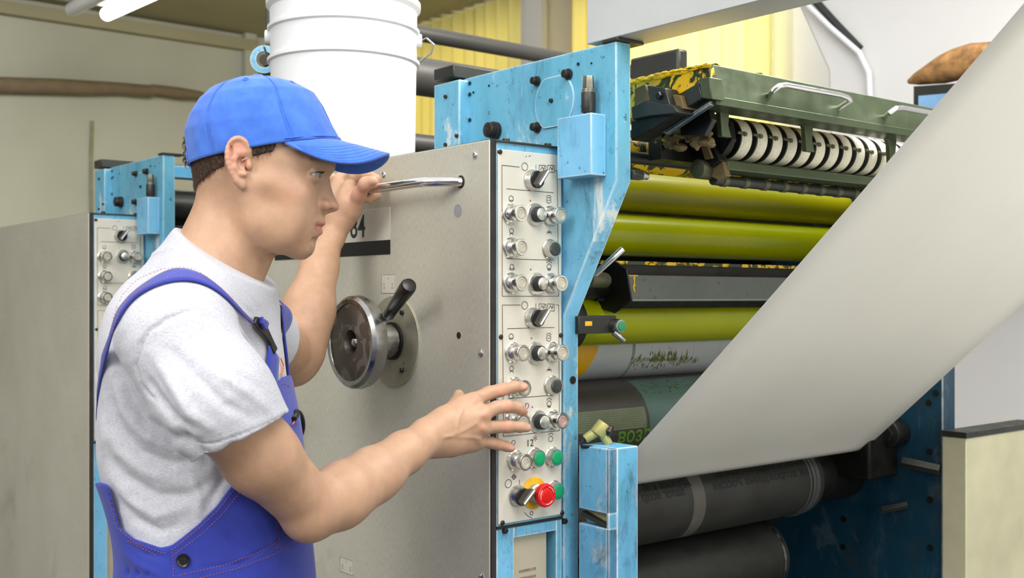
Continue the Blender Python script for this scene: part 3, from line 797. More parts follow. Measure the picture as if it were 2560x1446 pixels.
# ================================================================== rollers and cylinders
XF = 1.10       # inner face of the far frame
X0 = .1735
def tang(yc, px, r, top=None, bot=None):
    rr = lray(px, top if top is not None else bot); al = math.atan2(rr[2], rr[1]); D0 = yc-CAML[1]
    h = math.asin(r/(D0*1.002)); m = al-h if top is not None else al+h
    return CAMZ+math.tan(m)*D0
def roller(name, yc, zc, r, mat, label, x0=X0, x1=XF-.001, cat='roller', core=.018, group=None, collar=None):
    t = root(name, (x0, yc, zc), label, cat, group)
    B().lathe((x0+.02, yc, zc), (1, 0, 0), [(0, r-.002), (.002, r), (x1-x0-.026, r), (x1-x0-.024, r-.002)], 96).part('roller_surface', mat, t)
    B().cyl((x0, yc, zc), (x0+.022, yc, zc), core, seg=24).part('shaft', M['blackened'], t)
    B().cyl((x1-.022, yc, zc), (x1, yc, zc), core, seg=24).part('shaft', M['blackened'], t)
    return t
yR1 = .13
roller('ink_roller', yR1, tang(yR1, 1700, .041, bot=540), .0405, M['yellow_film'], 'highest yellow-green ink roller, below the dark ink trough', group=None)
roller('ink_roller', yR1, tang(yR1, 1700, .041, top=542), .0405, M['yellow_film2'], 'second yellow-green ink roller, directly above the grey tray')
roller('ink_roller', .10, tang(.10, 1700, .047, bot=856), .047, M['yellow_film2'], 'lowest yellow-green ink roller, resting above the white printed cylinder')
yP, rP = .21, .0700; zP = tang(yP, 1700, rP, bot=939)
yK, rK = .175, .0850; zK = tang(yK, 1700, rK, top=935)
yL, rL = .12, .0760; zL = tang(yL, 1700, rL, bot=1348); XE2 = .83
def onc(yc, zc, r, px, py):      # pixel -> point on the front of a cylinder
    d = lray(px, py); oy, oz = CAML[1]-yc, CAMZ-zc
    a = d[1]**2+d[2]**2; b_ = 2*(oy*d[1]+oz*d[2]); c = oy*oy+oz*oz-r*r
    disc = max(0, b_*b_-4*a*c); t = (-b_-math.sqrt(disc))/(2*a)
    return (CAML[0]+t*d[0], math.atan2(CAMZ+t*d[2]-zc, CAML[1]+t*d[1]-yc) % (2*math.pi))
def csurf(yc, zc, r):
    return lambda x, a: (x, yc+r*math.cos(a), zc+r*math.sin(a))
def cpatch(b, yc, zc, r, x0, x1, a0, a1, n=14, m=2):
    f = csurf(yc, zc, r)
    b.grid([[f(x0+(x1-x0)*j/m, a0+(a1-a0)*i/n) for j in range(m+1)] for i in range(n+1)])
t = roller('plate_cylinder', yP, zP, rP, M['cyl_white'], 'white printed plate cylinder with grass picture, under lowest yellow roller', cat='cylinder')
# yellow sun patch and grass blades printed on it (angles run around the drum)
b = B(); f = csurf(yP, zP, rP+.0003); edge = []
for k in range(17):
    a = math.pi+.35+(-1.5)*k/16*-1
    py = 858+ (946-858)*k/16; px = 1497-52*(k/16)**1.9
    x_, a_ = onc(yP, zP, rP, px+random.uniform(-2, 2), py); edge.append((x_, a_))
b.grid([[f(X0+.02, a_), f((X0+.02+x_)/2, a_), f(x_, a_)] for x_, a_ in edge]); b.part('printed_sun', plain('orange_yellow_print', (232, 176, 8), .35, 0, .05), t)
b = B(); rnd = random.Random(3)
def blade(px, py, h, lean, w):
    x_, a_ = onc(yP, zP, rP, px, py); x2, a2 = onc(yP, zP, rP, px+lean, py-h)
    xm, am = onc(yP, zP, rP, px+lean*.35, py-h*.5)
    b.add([f(x_-w, a_), f(x_+w, a_), f(xm+w*.8, am), f(x2, a2), f(xm-w*.8, am)], [(0, 1, 2, 3, 4)])
for k in range(46):
    px = rnd.gauss(1660, 34); px = min(1738, max(1590, px))
    top = 44-abs(px-1650)*.26 if rnd.random() < .6 else 22
    blade(px, 905-rnd.uniform(0, 4)-(px-1650)*.04, max(6, top*rnd.uniform(.6, 1.0)), rnd.uniform(-6, 10), .0022*rnd.uniform(.5, 1.2))
for k in range(120):
    px = rnd.uniform(1570, 1745); py = 898+rnd.random()*36*(1-(px-1570)/240)
    blade(px, py, 5+rnd.random()*6, rnd.uniform(2, 9), .0014*rnd.uniform(.4, 1))
b.part('printed_grass', plain('olive_grass_print', (104, 110, 44), .4, 0, .2, 60), t)
b = B()
for xx, w in ((.445, .008), (.62, .0006), (.70, .0006)): cpatch(b, yP, zP, rP+.0002, xx, xx+w, math.pi-.6, math.pi+1.6, 20)
b.part('print_lines', plain('grey_print', (150, 154, 150), .4), t)

t = roller('blanket_cylinder', yK, zK, rK, M['print_black'], 'dark inked cylinder with green newspaper page, under the white cylinder', cat='cylinder')
xe, ae = onc(yK, zK, rK, 1621, 1060)
b = B(); cpatch(b, yK, zK, rK+.0002, xe+.004, .95, math.pi-1.3, math.pi+.55, 30); b.part('sky_print', plain('dark_teal_print', (74, 100, 92), .35, 0, .2, 8), t)
a1 = onc(yK, zK, rK, 1600, 1018)[1]; a2 = onc(yK, zK, rK, 1600, 1070)[1]
b = B(); cpatch(b, yK, zK, rK+.0003, X0+.022, xe-.004, a1, a2, 10); b.part('text_panel', plain('sage_print_panel', (98, 106, 78), .4, 0, .1, 40), t)
b = B(); fk = csurf(yK, zK, rK+.0005)
for k in range(8):
    aa = a1+(a2-a1)*(k+1)/9.2; x_ = X0+.03
    while x_ < xe-.012:
        w = rnd.uniform(.003, .010)
        b.add([fk(x_, aa), fk(x_+w, aa), fk(x_+w, aa+.010), fk(x_, aa+.010)], [(0, 1, 2, 3)]); x_ += w+.0016
b.part('small_print', plain('dark_green_print', (60, 74, 54), .5), t)
b = B(); x_, a_ = onc(yK, zK, rK, 1588, 1092)
b.text('возрождение', .040, lambda X, Y: fk(x_+.085+X*1.0, a_+Y/rK), bold=.0006)
x_, a2_ = onc(yK, zK, rK, 1590, 1130)
b.text('культуры', .036, lambda X, Y: fk(x_+.07+X, a2_+Y/rK), bold=.0006)
b.part('green_headline', plain('green_headline_print', (76, 122, 22), .45), t)
b = B()
for k in range(60):
    px = rnd.uniform(1590, 1790); py = 948+rnd.random()*34
    x_, a_ = onc(yK, zK, rK, px, py); x2, a2_ = onc(yK, zK, rK, px+rnd.uniform(4, 16), py+rnd.uniform(12, 42))
    b.add([fk(x_-.003, a_), fk(x_+.003, a_), fk(x2, a2_)], [(0, 1, 2)])
b.part('grass_reflection_print', plain('dark_green_grass_print', (62, 80, 30), .45), t)

XE2 = onc(yL, zL, rL, 2024, 1190)[0]
t = roller('plate_cylinder', yL, zL, rL, M['print_low'], 'dark lower cylinder with mirrored headline, below the paper web', x1=XE2+.055, cat='cylinder', core=.03)
fl = csurf(yL, zL, rL+.0004); b = B()
def mirrored(txt, pr, pyr, pl, pyl, size):      # mirrored line between a right and a left pixel on the drum
    tmp = B().text(txt, size, lambda X, Y: (X, Y, 0)); w0 = min(v[0] for v in tmp.v); w1 = max(v[0] for v in tmp.v)
    xr_, ar_ = onc(yL, zL, rL, pr, pyr); xl_, al_ = onc(yL, zL, rL, pl, pyl); am = (ar_+al_)/2
    k_ = (xr_-xl_)/(w1-w0)
    b.text(txt, size, lambda X, Y: fl(xr_-(X-w0)*k_, am-Y/rL), bold=.0005)
mirrored('Дружная и об', 1722, 1203, 1606, 1221, .023); mirrored('залог возр', 1712, 1229, 1606, 1246, .023)
mirrored('Дружная и образованная', 2050, 1150, 1782, 1184, .022); mirrored('залог возрождения России', 2045, 1177, 1782, 1214, .023)
b.part('mirrored_headline', plain('black_plate_print', (18, 18, 16), .5), t)
b = B(); xg, ag = onc(yL, zL, rL, 1735, 1260); xg2, _ = onc(yL, zL, rL, 1765, 1260)
cpatch(b, yL, zL, rL+.0002, xg, xg2, math.pi-1.2, math.pi+1.2, 24); b.part('page_gutter', plain('grey_gutter_print', (92, 90, 82), .5), t)
b = B()
for i, (xx, ww, rr) in enumerate(((XE2, .004, .0775), (XE2+.008, .008, .0795), (XE2+.022, .010, .078))):
    b.lathe((xx, yL, zL), (1, 0, 0), [(0, rL-.001), (0, rr), (ww, rr), (ww, rL-.001)], 72)
b.part('bearer_ring', worn_metal('grey_bearer_ring', (120, 122, 120), .6, .35), t)
roller('impression_cylinder', .16, zL-.165, .078, M['dark_metal'], 'shiny dark cylinder at the bottom below the mirrored headline cylinder', x1=.86, cat='cylinder')
yI, zI, rI = .16, zL-.165, .078
xi = onc(yI, zI, rI, 1950, 1360)[0]
b = B(); b.lathe((xi, yI, zI), (1, 0, 0), [(0, rI-.004), (0, rI+.003), (.006, rI+.003), (.006, rI-.004)], 72)
b.thing('bearer_ring', M['steel'], (xi, yI, zI), 'thin shiny ring edge on the lowest dark cylinder', 'ring')
# side cheeks/bearing housings of the far side
t = root('bearing_block', (.95, .1, .95), 'black bearing housing between dark cylinders and blue far frame', 'bearing')
B().cyl((.925, yL, zL), (XF, yL, zL), .062, seg=40, bev=.004).part('bearing_shell', M['blackened'], t)
B().box((.99, -.02, 1.06), (XF, .16, 1.19)).part('bearing_arm', M['blackened'], t, bev=.006)
for q in (-.4, .6, 1.7, 2.8): B().cyl((.925, yL+.05*math.cos(q), zL+.05*math.sin(q)), (.918, yL+.05*math.cos(q), zL+.05*math.sin(q)), .006, seg=6).part('bolt', M['bolt'], t)

# guide roller under the paper and the paper web
gy, gz, gr = .0175, 1.1430, .0235
roller('guide_roller', gy, gz, gr-.0012, M['steel'], 'slim steel guide roller at the fold of the paper web', x0=.215, x1=XF, core=.008)
ang = math.atan(.93); nrm = Vector((0, math.sin(ang), math.cos(ang)))      # away from the sheet's lower face
rows = []
def sect():
    pts = []
    s0 = Vector((0, gy, gz))-nrm*gr
    up = Vector((0, -math.cos(ang), math.sin(ang)))
    for k in range(26, 0, -1): 
        s = 1.9*k/26; pts.append(s0+up*s-nrm*(.004*math.sin(s*3)))
    for k in range(15):
        a = (math.pi*1.5-(math.pi/2-ang)*0) ; th_ = math.atan2(-nrm.z, -nrm.y)+k/14*1.9
        pts.append(Vector((0, gy+gr*math.cos(th_), gz+gr*math.sin(th_))))
    l = pts[-1]; tdir = (pts[-1]-pts[-2]).normalized(); pts.append(l+tdir*.03)
    return pts
S = sect()
xa, xb = .228, 1.008
rows = [[(xa+(xb-xa)*j/12, p.y, p.z) for j in range(13)] for p in S]
ob = B().grid(rows).thing('paper_web', M['paper'], (xa, 0, 1.12), 'wide pale sheet of paper running up to the right', 'paper', ang=180)
m = ob.modifiers.new('s', 'SOLIDIFY'); m.thickness = .0004

# ink tray bar between the second and lowest rollers
t = root('ink_tray', (.2, .0, 1.445), 'long grey metal tray bar with yellow drips between the yellow rollers', 'tray')
za, zb_ = ony(.02, 1700, 691)[2], ony(.02, 1700, 752)[2]
xs = ony(.02, 1546, 720)[0]
b = B().prism([(xs, .02, zb_), (xs, .02, za), (xs, .024, za+.001), (xs, .028, zb_-.0005)], (XF-xs, 0, 0)); b.box((xs, .02, zb_-.001), (XF, .075, zb_+.002))
b.part('tray_front', worn_metal('grey_tray_steel', (98, 104, 98), .35, .4, .25), t, bev=.001)
B().prism([(xs, .02, zb_-.0012), (xs, .075, zb_-.0012), (xs, .065, zb_-.012), (xs, .035, zb_-.014)], (XF-xs, 0, 0)).part('tray_underside', M['blackened'], t)
B().box((xs-.02, .05, zb_), (XF, .06, za+.022)).part('scraper_blade', M['blackened'], t)
B().box((xs-.02, .045, za+.020), (XF, .075, za+.026)).part('inked_edge', M['ink_splash'], t)
q = [(xs-.004, -.004+y, z) for y, z in ((.0, za+.01), (.03, za+.026), (.085, za+.01), (.09, zb_-.01), (.03, zb_-.022), (-.012, zb_+.0)) ]
B().prism(q, (.004, 0, 0)).part('tray_cheek', M['blackened'], t, bev=.002)
b = B(); rnd = random.Random(5)
dx = ony(.0195, 1585, 700)
for k in range(9):
    z_ = za-.0015-k*.0032; b.sphere((dx[0]+rnd.uniform(-.0012, .0012), .0195, z_), (.0016+.001*(k in (1, 5)), .0008, .0028), 8, 6)
b.box((dx[0]-.014, .0193, za-.0012), (dx[0]+.01, .02, za+.0006))
b.part('ink_drip', plain('wet_yellow_ink', (226, 168, 20), .25), t)
p0 = Vector(ony(-.01, 1480, 694)); p1 = Vector(ony(-.045, 1558, 622))
t2 = root('throw_off_lever', tuple(p0), 'slanting polished steel lever rod beside the blue frame', 'lever')
B().cyl(p0, p1, .0052, .0058, seg=20, bev=.0015).part('rod', M['chrome'], t2)
B().cyl(p0+Vector((-.01, 0, -.004)), p0+Vector((.05, .02, -.004)), .013, seg=20, bev=.002).part('pivot', M['olive_metal'], t2)
B().cyl((X0, .06, za-.02), (xs, .06, za-.02), .022, seg=24).part('pivot_drum', M['blackened'], t2)
# round end discs by the lower roller
t = root('roller_bracket', (.18, .02, 1.4), 'black bracket arm with green push button in front of lowest roller', 'bracket')
q0 = ony(-.012, 1447, 791); q1 = ony(-.012, 1541, 833)
B().box((q0[0], -.012, q1[2]), (q1[0], .02, q0[2])).part('arm', M['dark_metal'], t, bev=.0015)
c = Vector(ony(-.012, 1541, 818)); B().cyl(c+Vector((-.006, .0, .002)), c+Vector((-.006, -.018, .002)), .0125, .011, seg=24, bev=.001).part('button_collar', M['steel'], t)
B().cyl(c+Vector((-.006, -.016, .002)), c+Vector((-.006, -.0205, .002)), .0085, seg=24, bev=.001).part('green_button', plain('dull_green_button', (44, 134, 92), .4), t)
B().cyl(c+Vector((-.012, -.006, -.008)), c+Vector((.004, -.016, -.024)), .006, .004, seg=14, bev=.001).part('lock_screw', M['steel'], t)
A = ony(-.0125, 1463, 804); C_ = ony(-.0125, 1480, 815); B().box((A[0], -.0128, A[2]), (C_[0], -.012, C_[2])).part('sticker', M['stop_yellow'], t)
B().cyl((X0, .06, 1.405), (X0+.035, .06, 1.405), .05, seg=40, bev=.004).part('end_disc', M['blackened'], t)

# cross bolt on the frame edge
c = Vector(onx(.1725, 1578, 437)); t = root('cross_bolt', tuple(c), 'short threaded steel bolt with nut beside the upper blue frame edge', 'bolt')
B().cyl(c, c+Vector((.022, 0, 0)), .0085, seg=6, bev=.001).part('nut', M['dark_metal'], t)
B().cyl(c+Vector((.015, 0, 0)), c+Vector((.036, 0, 0)), .006, seg=16, bev=.001).part('stud', M['steel'], t)

# ================================================================== ink fountain
XE = .245; YF = -.2196
t = root('ink_fountain', (XE, YF, 1.75), 'green-stained steel ink trough with chrome handles and cream scale rings', 'ink trough')
FX = lambda pts, x=XE, w=.012: [onx(x, *p) for p in pts]
tl = Vector(onx(XE, 1768, 158)); bl = Vector(onx(XE, 1782, 242))
YF = tl.y
tilt = (tl.z-bl.z)
# front board
sl = -.022
b = B().hexa([(XE, tl.y, tl.z), (XE, tl.y+.012, tl.z), (XE, bl.y+.014, bl.z), (XE, bl.y, bl.z)],
             [(1.42, tl.y, tl.z), (1.42, tl.y+.012, tl.z), (1.42, bl.y+.014, bl.z), (1.42, bl.y, bl.z)])
b.part('front_board', M['green_metal'], t, bev=.0015)
lipz = bl.z
B().box((XE+.004, bl.y-.004, lipz-.012), (1.42, bl.y+.05, lipz+.001)).part('lower_lip', M['green_metal'], t, bev=.001)
for p in ((1845, 197), (2080, 250)):
    c = Vector(ony(YF-.002, *p)); B().cyl(c+Vector((0, .003, 0)), c+Vector((0, -.0005, 0)), .0035, seg=14).part('bolt_hole', M['black_bar'], t)
# inked trough end and top
B().prism([onx(XE, *p) for p in ((1571, 200), (1768, 158), (1778, 205), (1735, 214), (1690, 240), (1640, 252), (1571, 300))], (.014, 0, 0)).part('inked_end_cheek', M['ink_splash'], t)
back = onx(XE, 1571, 200)
rows = []; rnd = random.Random(11)
NN = 44
b = B()
rows = []
for i in range(9):
    y = tl.y+.010+(back[1]+.02-tl.y)*i/8
    rows.append([(XE+.002+j*.016, y, tl.z-.004-.010*(i/8)+rnd.uniform(-.002, .006)+(.005*math.sin(j*.9+i) if j < 12 else 0)) for j in range(34)])
b.grid(rows); b.part('ink_crust', M['ink_heavy'], t)
b = B()
for k in range(130):
    u = rnd.random(); p = Vector((XE+rnd.uniform(-.002, .003), tl.y+(back[1]-tl.y)*u, tl.z-.004+rnd.uniform(-.004, .003)))
    b.sphere(p, (rnd.uniform(.001, .004), rnd.uniform(.002, .012), rnd.uniform(.0008, .0032)), 8, 6)
b.part('ink_lumps', M['ink_heavy'], t, kind='stuff')
# metal blocks of the end
def blk(name, px, x, w, mat, bev_=.0015): return B().prism([onx(x, *p) for p in px], (w, 0, 0)).part(name, mat, t, bev=bev_)
blk('end_block', ((1700, 236), (1746, 206), (1756, 244), (1712, 272)), XE-.012, .03, M['dark_metal'])
blk('end_block', ((1746, 196), (1774, 192), (1781, 248), (1755, 246)), XE-.014, .03, M['green_metal'])
blk('clamp_block', ((1617, 213), (1662, 220), (1680, 275), (1640, 268), (1625, 255)), XE-.034, .03, M['dark_metal'])
blk('clamp_block', ((1585, 222), (1612, 210), (1626, 250), (1588, 268)), XE-.03, .02, M['dirt_tan'])
blk('clamp_foot', ((1577, 268), (1612, 250), (1680, 262), (1697, 280), (1690, 284), (1625, 290), (1580, 300)), XE-.038, .045, M['dark_metal'], .002)
blk('clamp_underside', ((1577, 302), (1625, 290), (1690, 284), (1640, 318), (1577, 352)), XE-.03, .04, M['blackened'])
blk('slide_rail', ((1668, 235), (1702, 238), (1711, 272), (1680, 274)), XE-.02, .03, M['dirt_tan'])
c = Vector(onx(XE-.034, 1652, 240)); B().cyl(c, c+Vector((-.008, 0, 0)), .006, seg=6, bev=.001).part('clamp_bolt', M['blackened'], t)
blk('undercarriage', ((1700, 276), (1768, 254), (1780, 300), (1760, 340), (1700, 340)), XE+.030, .012, M['black_plastic'])
blk('undercarriage_rail', ((1655, 330), (1775, 252), (1776, 262), (1665, 336)), XE-.002, .01, M['blue_shaded'])
# handles on the board
def handle(pxs, ys=-.032):
    pts = []
    for (px, py, k) in pxs: pts.append(Vector(ony(YF+ys*k, px, py)))
    sm = []
    for i in range(len(pts)-1):
        for u in (0, .33, .66): sm.append(pts[i].lerp(pts[i+1], u))
    sm.append(pts[-1])
    B().tube(sm, .0048, 14).part('board_handle', M['chrome'], t)
handle(((1918, 245, 0), (1934, 226, .8), (1948, 215, 1), (1964, 213, 1), (2100, 238, 1), (2118, 244, 1), (2126, 252, .95), (2086, 278, 0)))
handle(((2205, 300, 0), (2226, 281, .8), (2240, 271, 1), (2256, 270, 1), (2380, 293, 1), (2396, 298, 1), (2404, 306, .95), (2372, 330, 0)))
# hanger brackets below the board
for p in (1795, 2008, 2220):
    q = ony(YF+.03, p, 262+(p-1795)*.2); x = q[0]; z = q[2]; y = q[1]
    B().prism([(x, y, z+.02), (x+.05, y, z+.02), (x+.05, y, z+.004), (x+.03, y, z), (x+.026, y, z-.03), (x+.034, y, z-.05), (x+.010, y, z-.05), (x+.006, y, z-.01), (x, y, z)], (0, .01, 0)).part('hanger_bracket', M['green_metal'], t, bev=.0012)
B().box((XE+.05, -.075, 1.68), (1.08, -.045, lipz-.002)).part('key_housing', M['blackened'], t)
# scale rings
YD = -.115; N = 16
RD = .0365
p0 = ony(YD-RD*.92, 1863, 347); p1 = ony(YD-RD*.92, 2210, 388)
step = (p1[0]-p0[0])/10
for k in range(N):
    x = p0[0]+k*step; z = (p0[2]+p1[2])/2
    e = bpy.data.objects.new('scale_ring', B().lathe((x-.011, YD, z), (1, 0, 0), [(0, RD-.012), (0, RD), (.026, RD), (.026, RD-.012)], 56).mesh('scale_ring', M['scale_cream'], t['o_'])); COL.objects.link(e); e.parent = t; e['o_'] = t['o_']
    B().lathe((x-.0135, YD, z), (1, 0, 0), [(0, RD-.012), (0, RD-.0005), (.0035, RD-.0005), (.0035, RD-.012)], 48).part('ring_rim', M['dark_metal'], e)
    b = B()
    for j in range(26):
        a = math.pi-1.0+j*.085; w = .005 if j % 5 else .009
        f_ = lambda X, A: (X, YD+(RD+.0002)*math.cos(A), z+(RD+.0002)*math.sin(A))
        b.add([f_(x-.009, a), f_(x-.009+w, a), f_(x-.009+w, a+.010), f_(x-.009, a+.010)], [(0, 1, 2, 3)])
    b.part('scale_marks', M['line'], e)
    c = Vector((x-.006, YD-RD*.97, z+.004))
    B().cyl(c+Vector((-.018, -.001, .002)), c+Vector((.002, -.001, 0)), .0028, seg=10, bev=.0005).cyl(c+Vector((.0, .004, 0)), c+Vector((.0, -.005, 0)), .0042, seg=6).part('index_peg', M['olive_metal'], e)
z = (p0[2]+p1[2])/2
B().lathe((p0[0]-.05, YD+.004, z), (1, 0, 0), [(0, RD-.012), (0, RD+.003), (.022, RD+.003), (.022, RD-.010), (N*step, RD-.010)], 48).part('ring_drum', M['blackened'], t)
a0 = ony(YD-.02, 1806, 415)
B().prism([(a0[0], YD-.030, z-RD-.006), (a0[0], YD-.034, z-RD-.022), (a0[0], YD+.0, z-RD-.026), (a0[0], YD+.01, z-RD-.004)], (1.40-a0[0], 0, 0)).part('support_bar', M['green_metal'], t, bev=.0012)
B().cyl((a0[0]+.0, YD+.0, z-RD-.036), (1.40, YD, z-RD-.036), .0095, seg=20).part('key_shaft', M['dark_metal'], t)
for k in range(14):
    x = a0[0]+.02+k*.055; B().lathe((x, YD, z-RD-.036), (1, 0, 0), [(0, .0095), (.001, .0108), (.011, .0108), (.012, .0095)], 20).part('shaft_collar', M['olive_metal'], t)
# swing arm at the left end of the rings
AX = a0[0]-.018
arm = [onx(AX, *p) for p in ((1727, 330), (1760, 312), (1800, 402), (1778, 418), (1748, 404))]
B().prism(arm, (.022, 0, 0)).part('swing_arm', M['blackened'], t, bev=.0015)
B().prism([onx(AX-.001, *p) for p in ((1742, 322), (1754, 316), (1786, 396), (1768, 400))], (-.006, 0, 0)).part('swing_arm_rib', M['dirt_tan'], t, bev=.001)
c = Vector(onx(AX, 1757, 424)); B().cyl(c+Vector((-.014, 0, 0)), c+Vector((.02, 0, 0)), .0165, seg=32, bev=.0015).cyl(c+Vector((-.016, 0, 0)), c+Vector((-.014, 0, 0)), .006, seg=12).part('pivot_cap', M['olive_metal'], t)
B().prism([onx(AX+.012, *p) for p in ((1788, 316), (1822, 304), (1830, 350), (1800, 395), (1790, 370))], (.012, 0, 0)).part('ring_shield', M['blackened'], t, bev=.001)
B().prism([onx(AX+.008, *p) for p in ((1784, 400), (1806, 404), (1816, 440), (1795, 450), (1775, 440))], (.012, 0, 0)).part('arm_link', M['dirt_tan'], t, bev=.001)
# caked ink behind the arm
b = B(); rnd = random.Random(21)
for k in range(60):
    p = Vector(onx(XE+.06, rnd.uniform(1640, 1790), rnd.uniform(300, 370))); b.sphere(p, (rnd.uniform(.004, .012),)*2+(rnd.uniform(.003, .010),), 8, 6)
b.part('dirt_clumps', M['dirt_tan'], t, kind='stuff')
b = B(); g = [Vector(onx(XE+.05, *p)) for p in ((1612, 342), (1645, 318), (1655, 345), (1672, 356), (1630, 352))]
b.prism(g, (.03, 0, 0)); ob = b.part('yellow_ink_lump', plain('wet_thick_yellow_ink', (246, 184, 20), .2, 0, .15, 40, .5, 60), t, bev=.004)
# dark fountain roller under the trough, with a thin rider shaft
yF1 = .02
t = roller('fountain_roller', yF1, tang(yF1, 1640, .030, top=352), .030, M['ink_splash'], 'dark ink-stained roller under the ink trough', core=.012)
t = roller('rider_shaft', -.01, tang(-.01, 1640, .011, top=384), .011, M['dark_metal'], 'thin dark shaft in front of the ink-stained roller', core=.008)
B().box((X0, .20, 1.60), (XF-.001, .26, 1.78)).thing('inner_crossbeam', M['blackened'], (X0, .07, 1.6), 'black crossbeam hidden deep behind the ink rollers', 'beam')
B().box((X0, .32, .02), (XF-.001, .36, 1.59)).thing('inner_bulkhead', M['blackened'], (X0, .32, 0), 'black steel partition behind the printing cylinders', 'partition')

# ================================================================== far frame and its fittings
t = root('far_side_frame', (XF, -.13, 0), 'blue far frame of the press, coloured dark for shade, behind the dark cylinders', 'machine frame')
yf = onx(XF, 2357, 1000)[1]
B().box((XF, yf, 0), (XF+.05, .6, 1.72)).part('frame_plate', M['blue_shaded'], t, bev=.002)
zc = onx(XF, 2357, 1090)[2]
B().box((XF-.006, yf-.055, 0), (XF+.32, yf-.002, zc)).part('cream_guard', plain('cream_guard_paint', (206, 202, 168), .5, 0, .1, 8), t, bev=.002)
B().box((XF-.007, yf-.056, zc), (XF+.32, yf-.001, zc+.012)).part('guard_cap', M['dark_metal'], t)
for p in ((2322, 1008), (2325, 1130), (2326, 1250), (2326, 1370), (2110, 1298), (2340, 984), (2108, 1368)):
    c = Vector(onx(XF, *p)); B().cyl(c+Vector((.001, 0, 0)), c+Vector((-.0015, 0, 0)), .007, seg=18).part('bolt_hole', M['black_bar'], t)
for p, q, r in (((2255, 1155), (2350, 1175), .012), ((2205, 1275), (2270, 1262), .008)):
    c = Vector(onx(XF-.03, *p)); e = Vector(onx(XF-.005, *q)); B().cyl(c, e, r, seg=6, bev=.002).part('cross_bar', M['dark_metal'], t)
t = root('clamp_lever', onx(XF-.04, 2250, 1080), 'black clamp casting on the blue far frame, right of paper fold', 'clamp')
c = Vector(onx(XF-.05, 2215, 1085)); B().cyl(c, c+Vector((.05, 0, 0)), .030, seg=24, bev=.004).cyl(c+Vector((-.004, 0, 0)), c, .016, seg=6).part('clamp_body', M['blackened'], t)
B().prism([onx(XF-.03, *p) for p in ((2120, 1150), (2195, 1130), (2206, 1165), (2140, 1185))], (.03, 0, 0)).part('clamp_arm', M['blackened'], t, bev=.003)
b = B()
pts = [Vector(ony(.06, *p)) for p in ((1950, 1308), (1958, 1340), (1957, 1372), (1945, 1406))]
# ================================================================== tubes behind, bucket etc.
def xtube(name, y, pxt, top, bot, label, mat=None):
    a = ony(y, pxt, top); c = ony(y, pxt, bot); r = (a[2]-c[2])/2; z = (a[2]+c[2])/2
    x0 = ony(y, 700, 100)[0]; x1 = min(2.4, ony(y, 1640, 120)[0])
    return B().cyl((x0, y, z), (x1, y, z), r, seg=40, bev=.003).thing(name, mat or M['dark_rubber'], (x0, y, z), label, 'pipe')
M['grey_tube'] = plain('dark_grey_tube', (84, 82, 78), .45, .2, .1, 4)
xtube('overhead_tube', 1.3, 1200, 92, 130, 'long dark grey tube in front of the yellow curtain, uppermost', M['grey_tube'])
xtube('overhead_tube', 1.0, 1062, 146, 241, 'thick dark grey tube behind the blue frame, second from top', M['grey_tube'])
xtube('overhead_tube', 1.0, 1062, 337, 383, 'dark grey tube seen just above the cream door, lowest', M['grey_tube'])
# dark block behind the duct
P = [onx(.62, *p) for p in ((1574, 146), (1696, 119), (1696, 240), (1574, 240))]
B().prism(P, (.03, 0, 0)).thing('bearing_plate', M['dark_metal'], P[3], 'dark grey metal plate standing behind the yellow-inked trough end', 'plate', bev=.006)
# white bucket on the machine top, behind the door edge
cy = .585; cxx = .155; R = .1385
def bucket():
    Y = 2.34; c = at(860, 388, Y); c.z = 1.6695
    t = root('plastic_bucket', tuple(c), 'large white plastic bucket with wire handle standing on the press', 'bucket', mw=False)
    r = 182.0/2800*Y; zr = CAMZ+(HZ-0)/F*Y
    prof = [(0, r*.955), (.002, r*.965), (.20, r*.985)]
    zz = lambda py: CAMZ+(HZ-py)/F*(Y-r*.8)-c.z
    for py, k in ((128, 0), (45, 1)):
        prof += [(zz(py+18), r*.99), (zz(py+8), r*1.0), (zz(py+4), r*1.035), (zz(py-4), r*1.035), (zz(py-8), r*.998)]
    h = zz(-30); prof += [(h-.02, r*1.0), (h-.012, r*1.05), (h, r*1.05), (h+.001, r*1.0), (h-.02, r*.985), (.004, r*.94)]
    B().lathe(c, (0, 0, 1), prof, 96, cap=False).part('bucket_wall', M['bucket'], t)
    B().cyl(c, c+Vector((0, 0, .004)), r*.955, seg=64).part('bucket_base', M['bucket'], t)
    zl_ = zz(62)
    s = Vector((math.cos(.12), math.sin(.12), 0))
    for sg in (1, -1):
        e = c+s*(r*sg)+Vector((0, 0, zl_)); B().cyl(e-s*.004*sg, e+s*.010*sg, .014, seg=20, bev=.002).part('handle_lug', M['bucket'], t)
    a = c+s*(r+.008)+Vector((0, 0, zl_)); b_ = c-s*(r+.008)+Vector((0, 0, zl_)); pts = []
    tow = Vector((.12, -1, -.0)).normalized()
    pts = [a, a+Vector((.022, -.01, .004)), a+Vector((.034, -.03, -.012)), a+Vector((.02, -.07, -.03)), a+Vector((-.02, -.12, -.05))]
    n = 14
    pts = [a, a+s*.012+Vector((0, 0, .006)), a+s*.026+Vector((0, .01, -.004)), a+s*.020+Vector((0, .03, -.018))]
    mid = [c+s*(r+.012)*math.cos(u)+Vector((-s.y, s.x, 0))*(r+.012)*math.sin(u)+Vector((0, 0, zl_-.02-.06*math.sin(u))) for u in np.linspace(.25, math.pi, n)]
    B().tube(pts+mid, .0022, 8).part('wire_handle', M['steel'], t)
    return t
bucket()
B().box((.001, .372, 1.6635), (.44, .98, 1.6690)).thing('press_top_cover', M['dark_metal'], (0, .1, 1.66), 'flat dark cover on the press carrying the white bucket', 'cover')
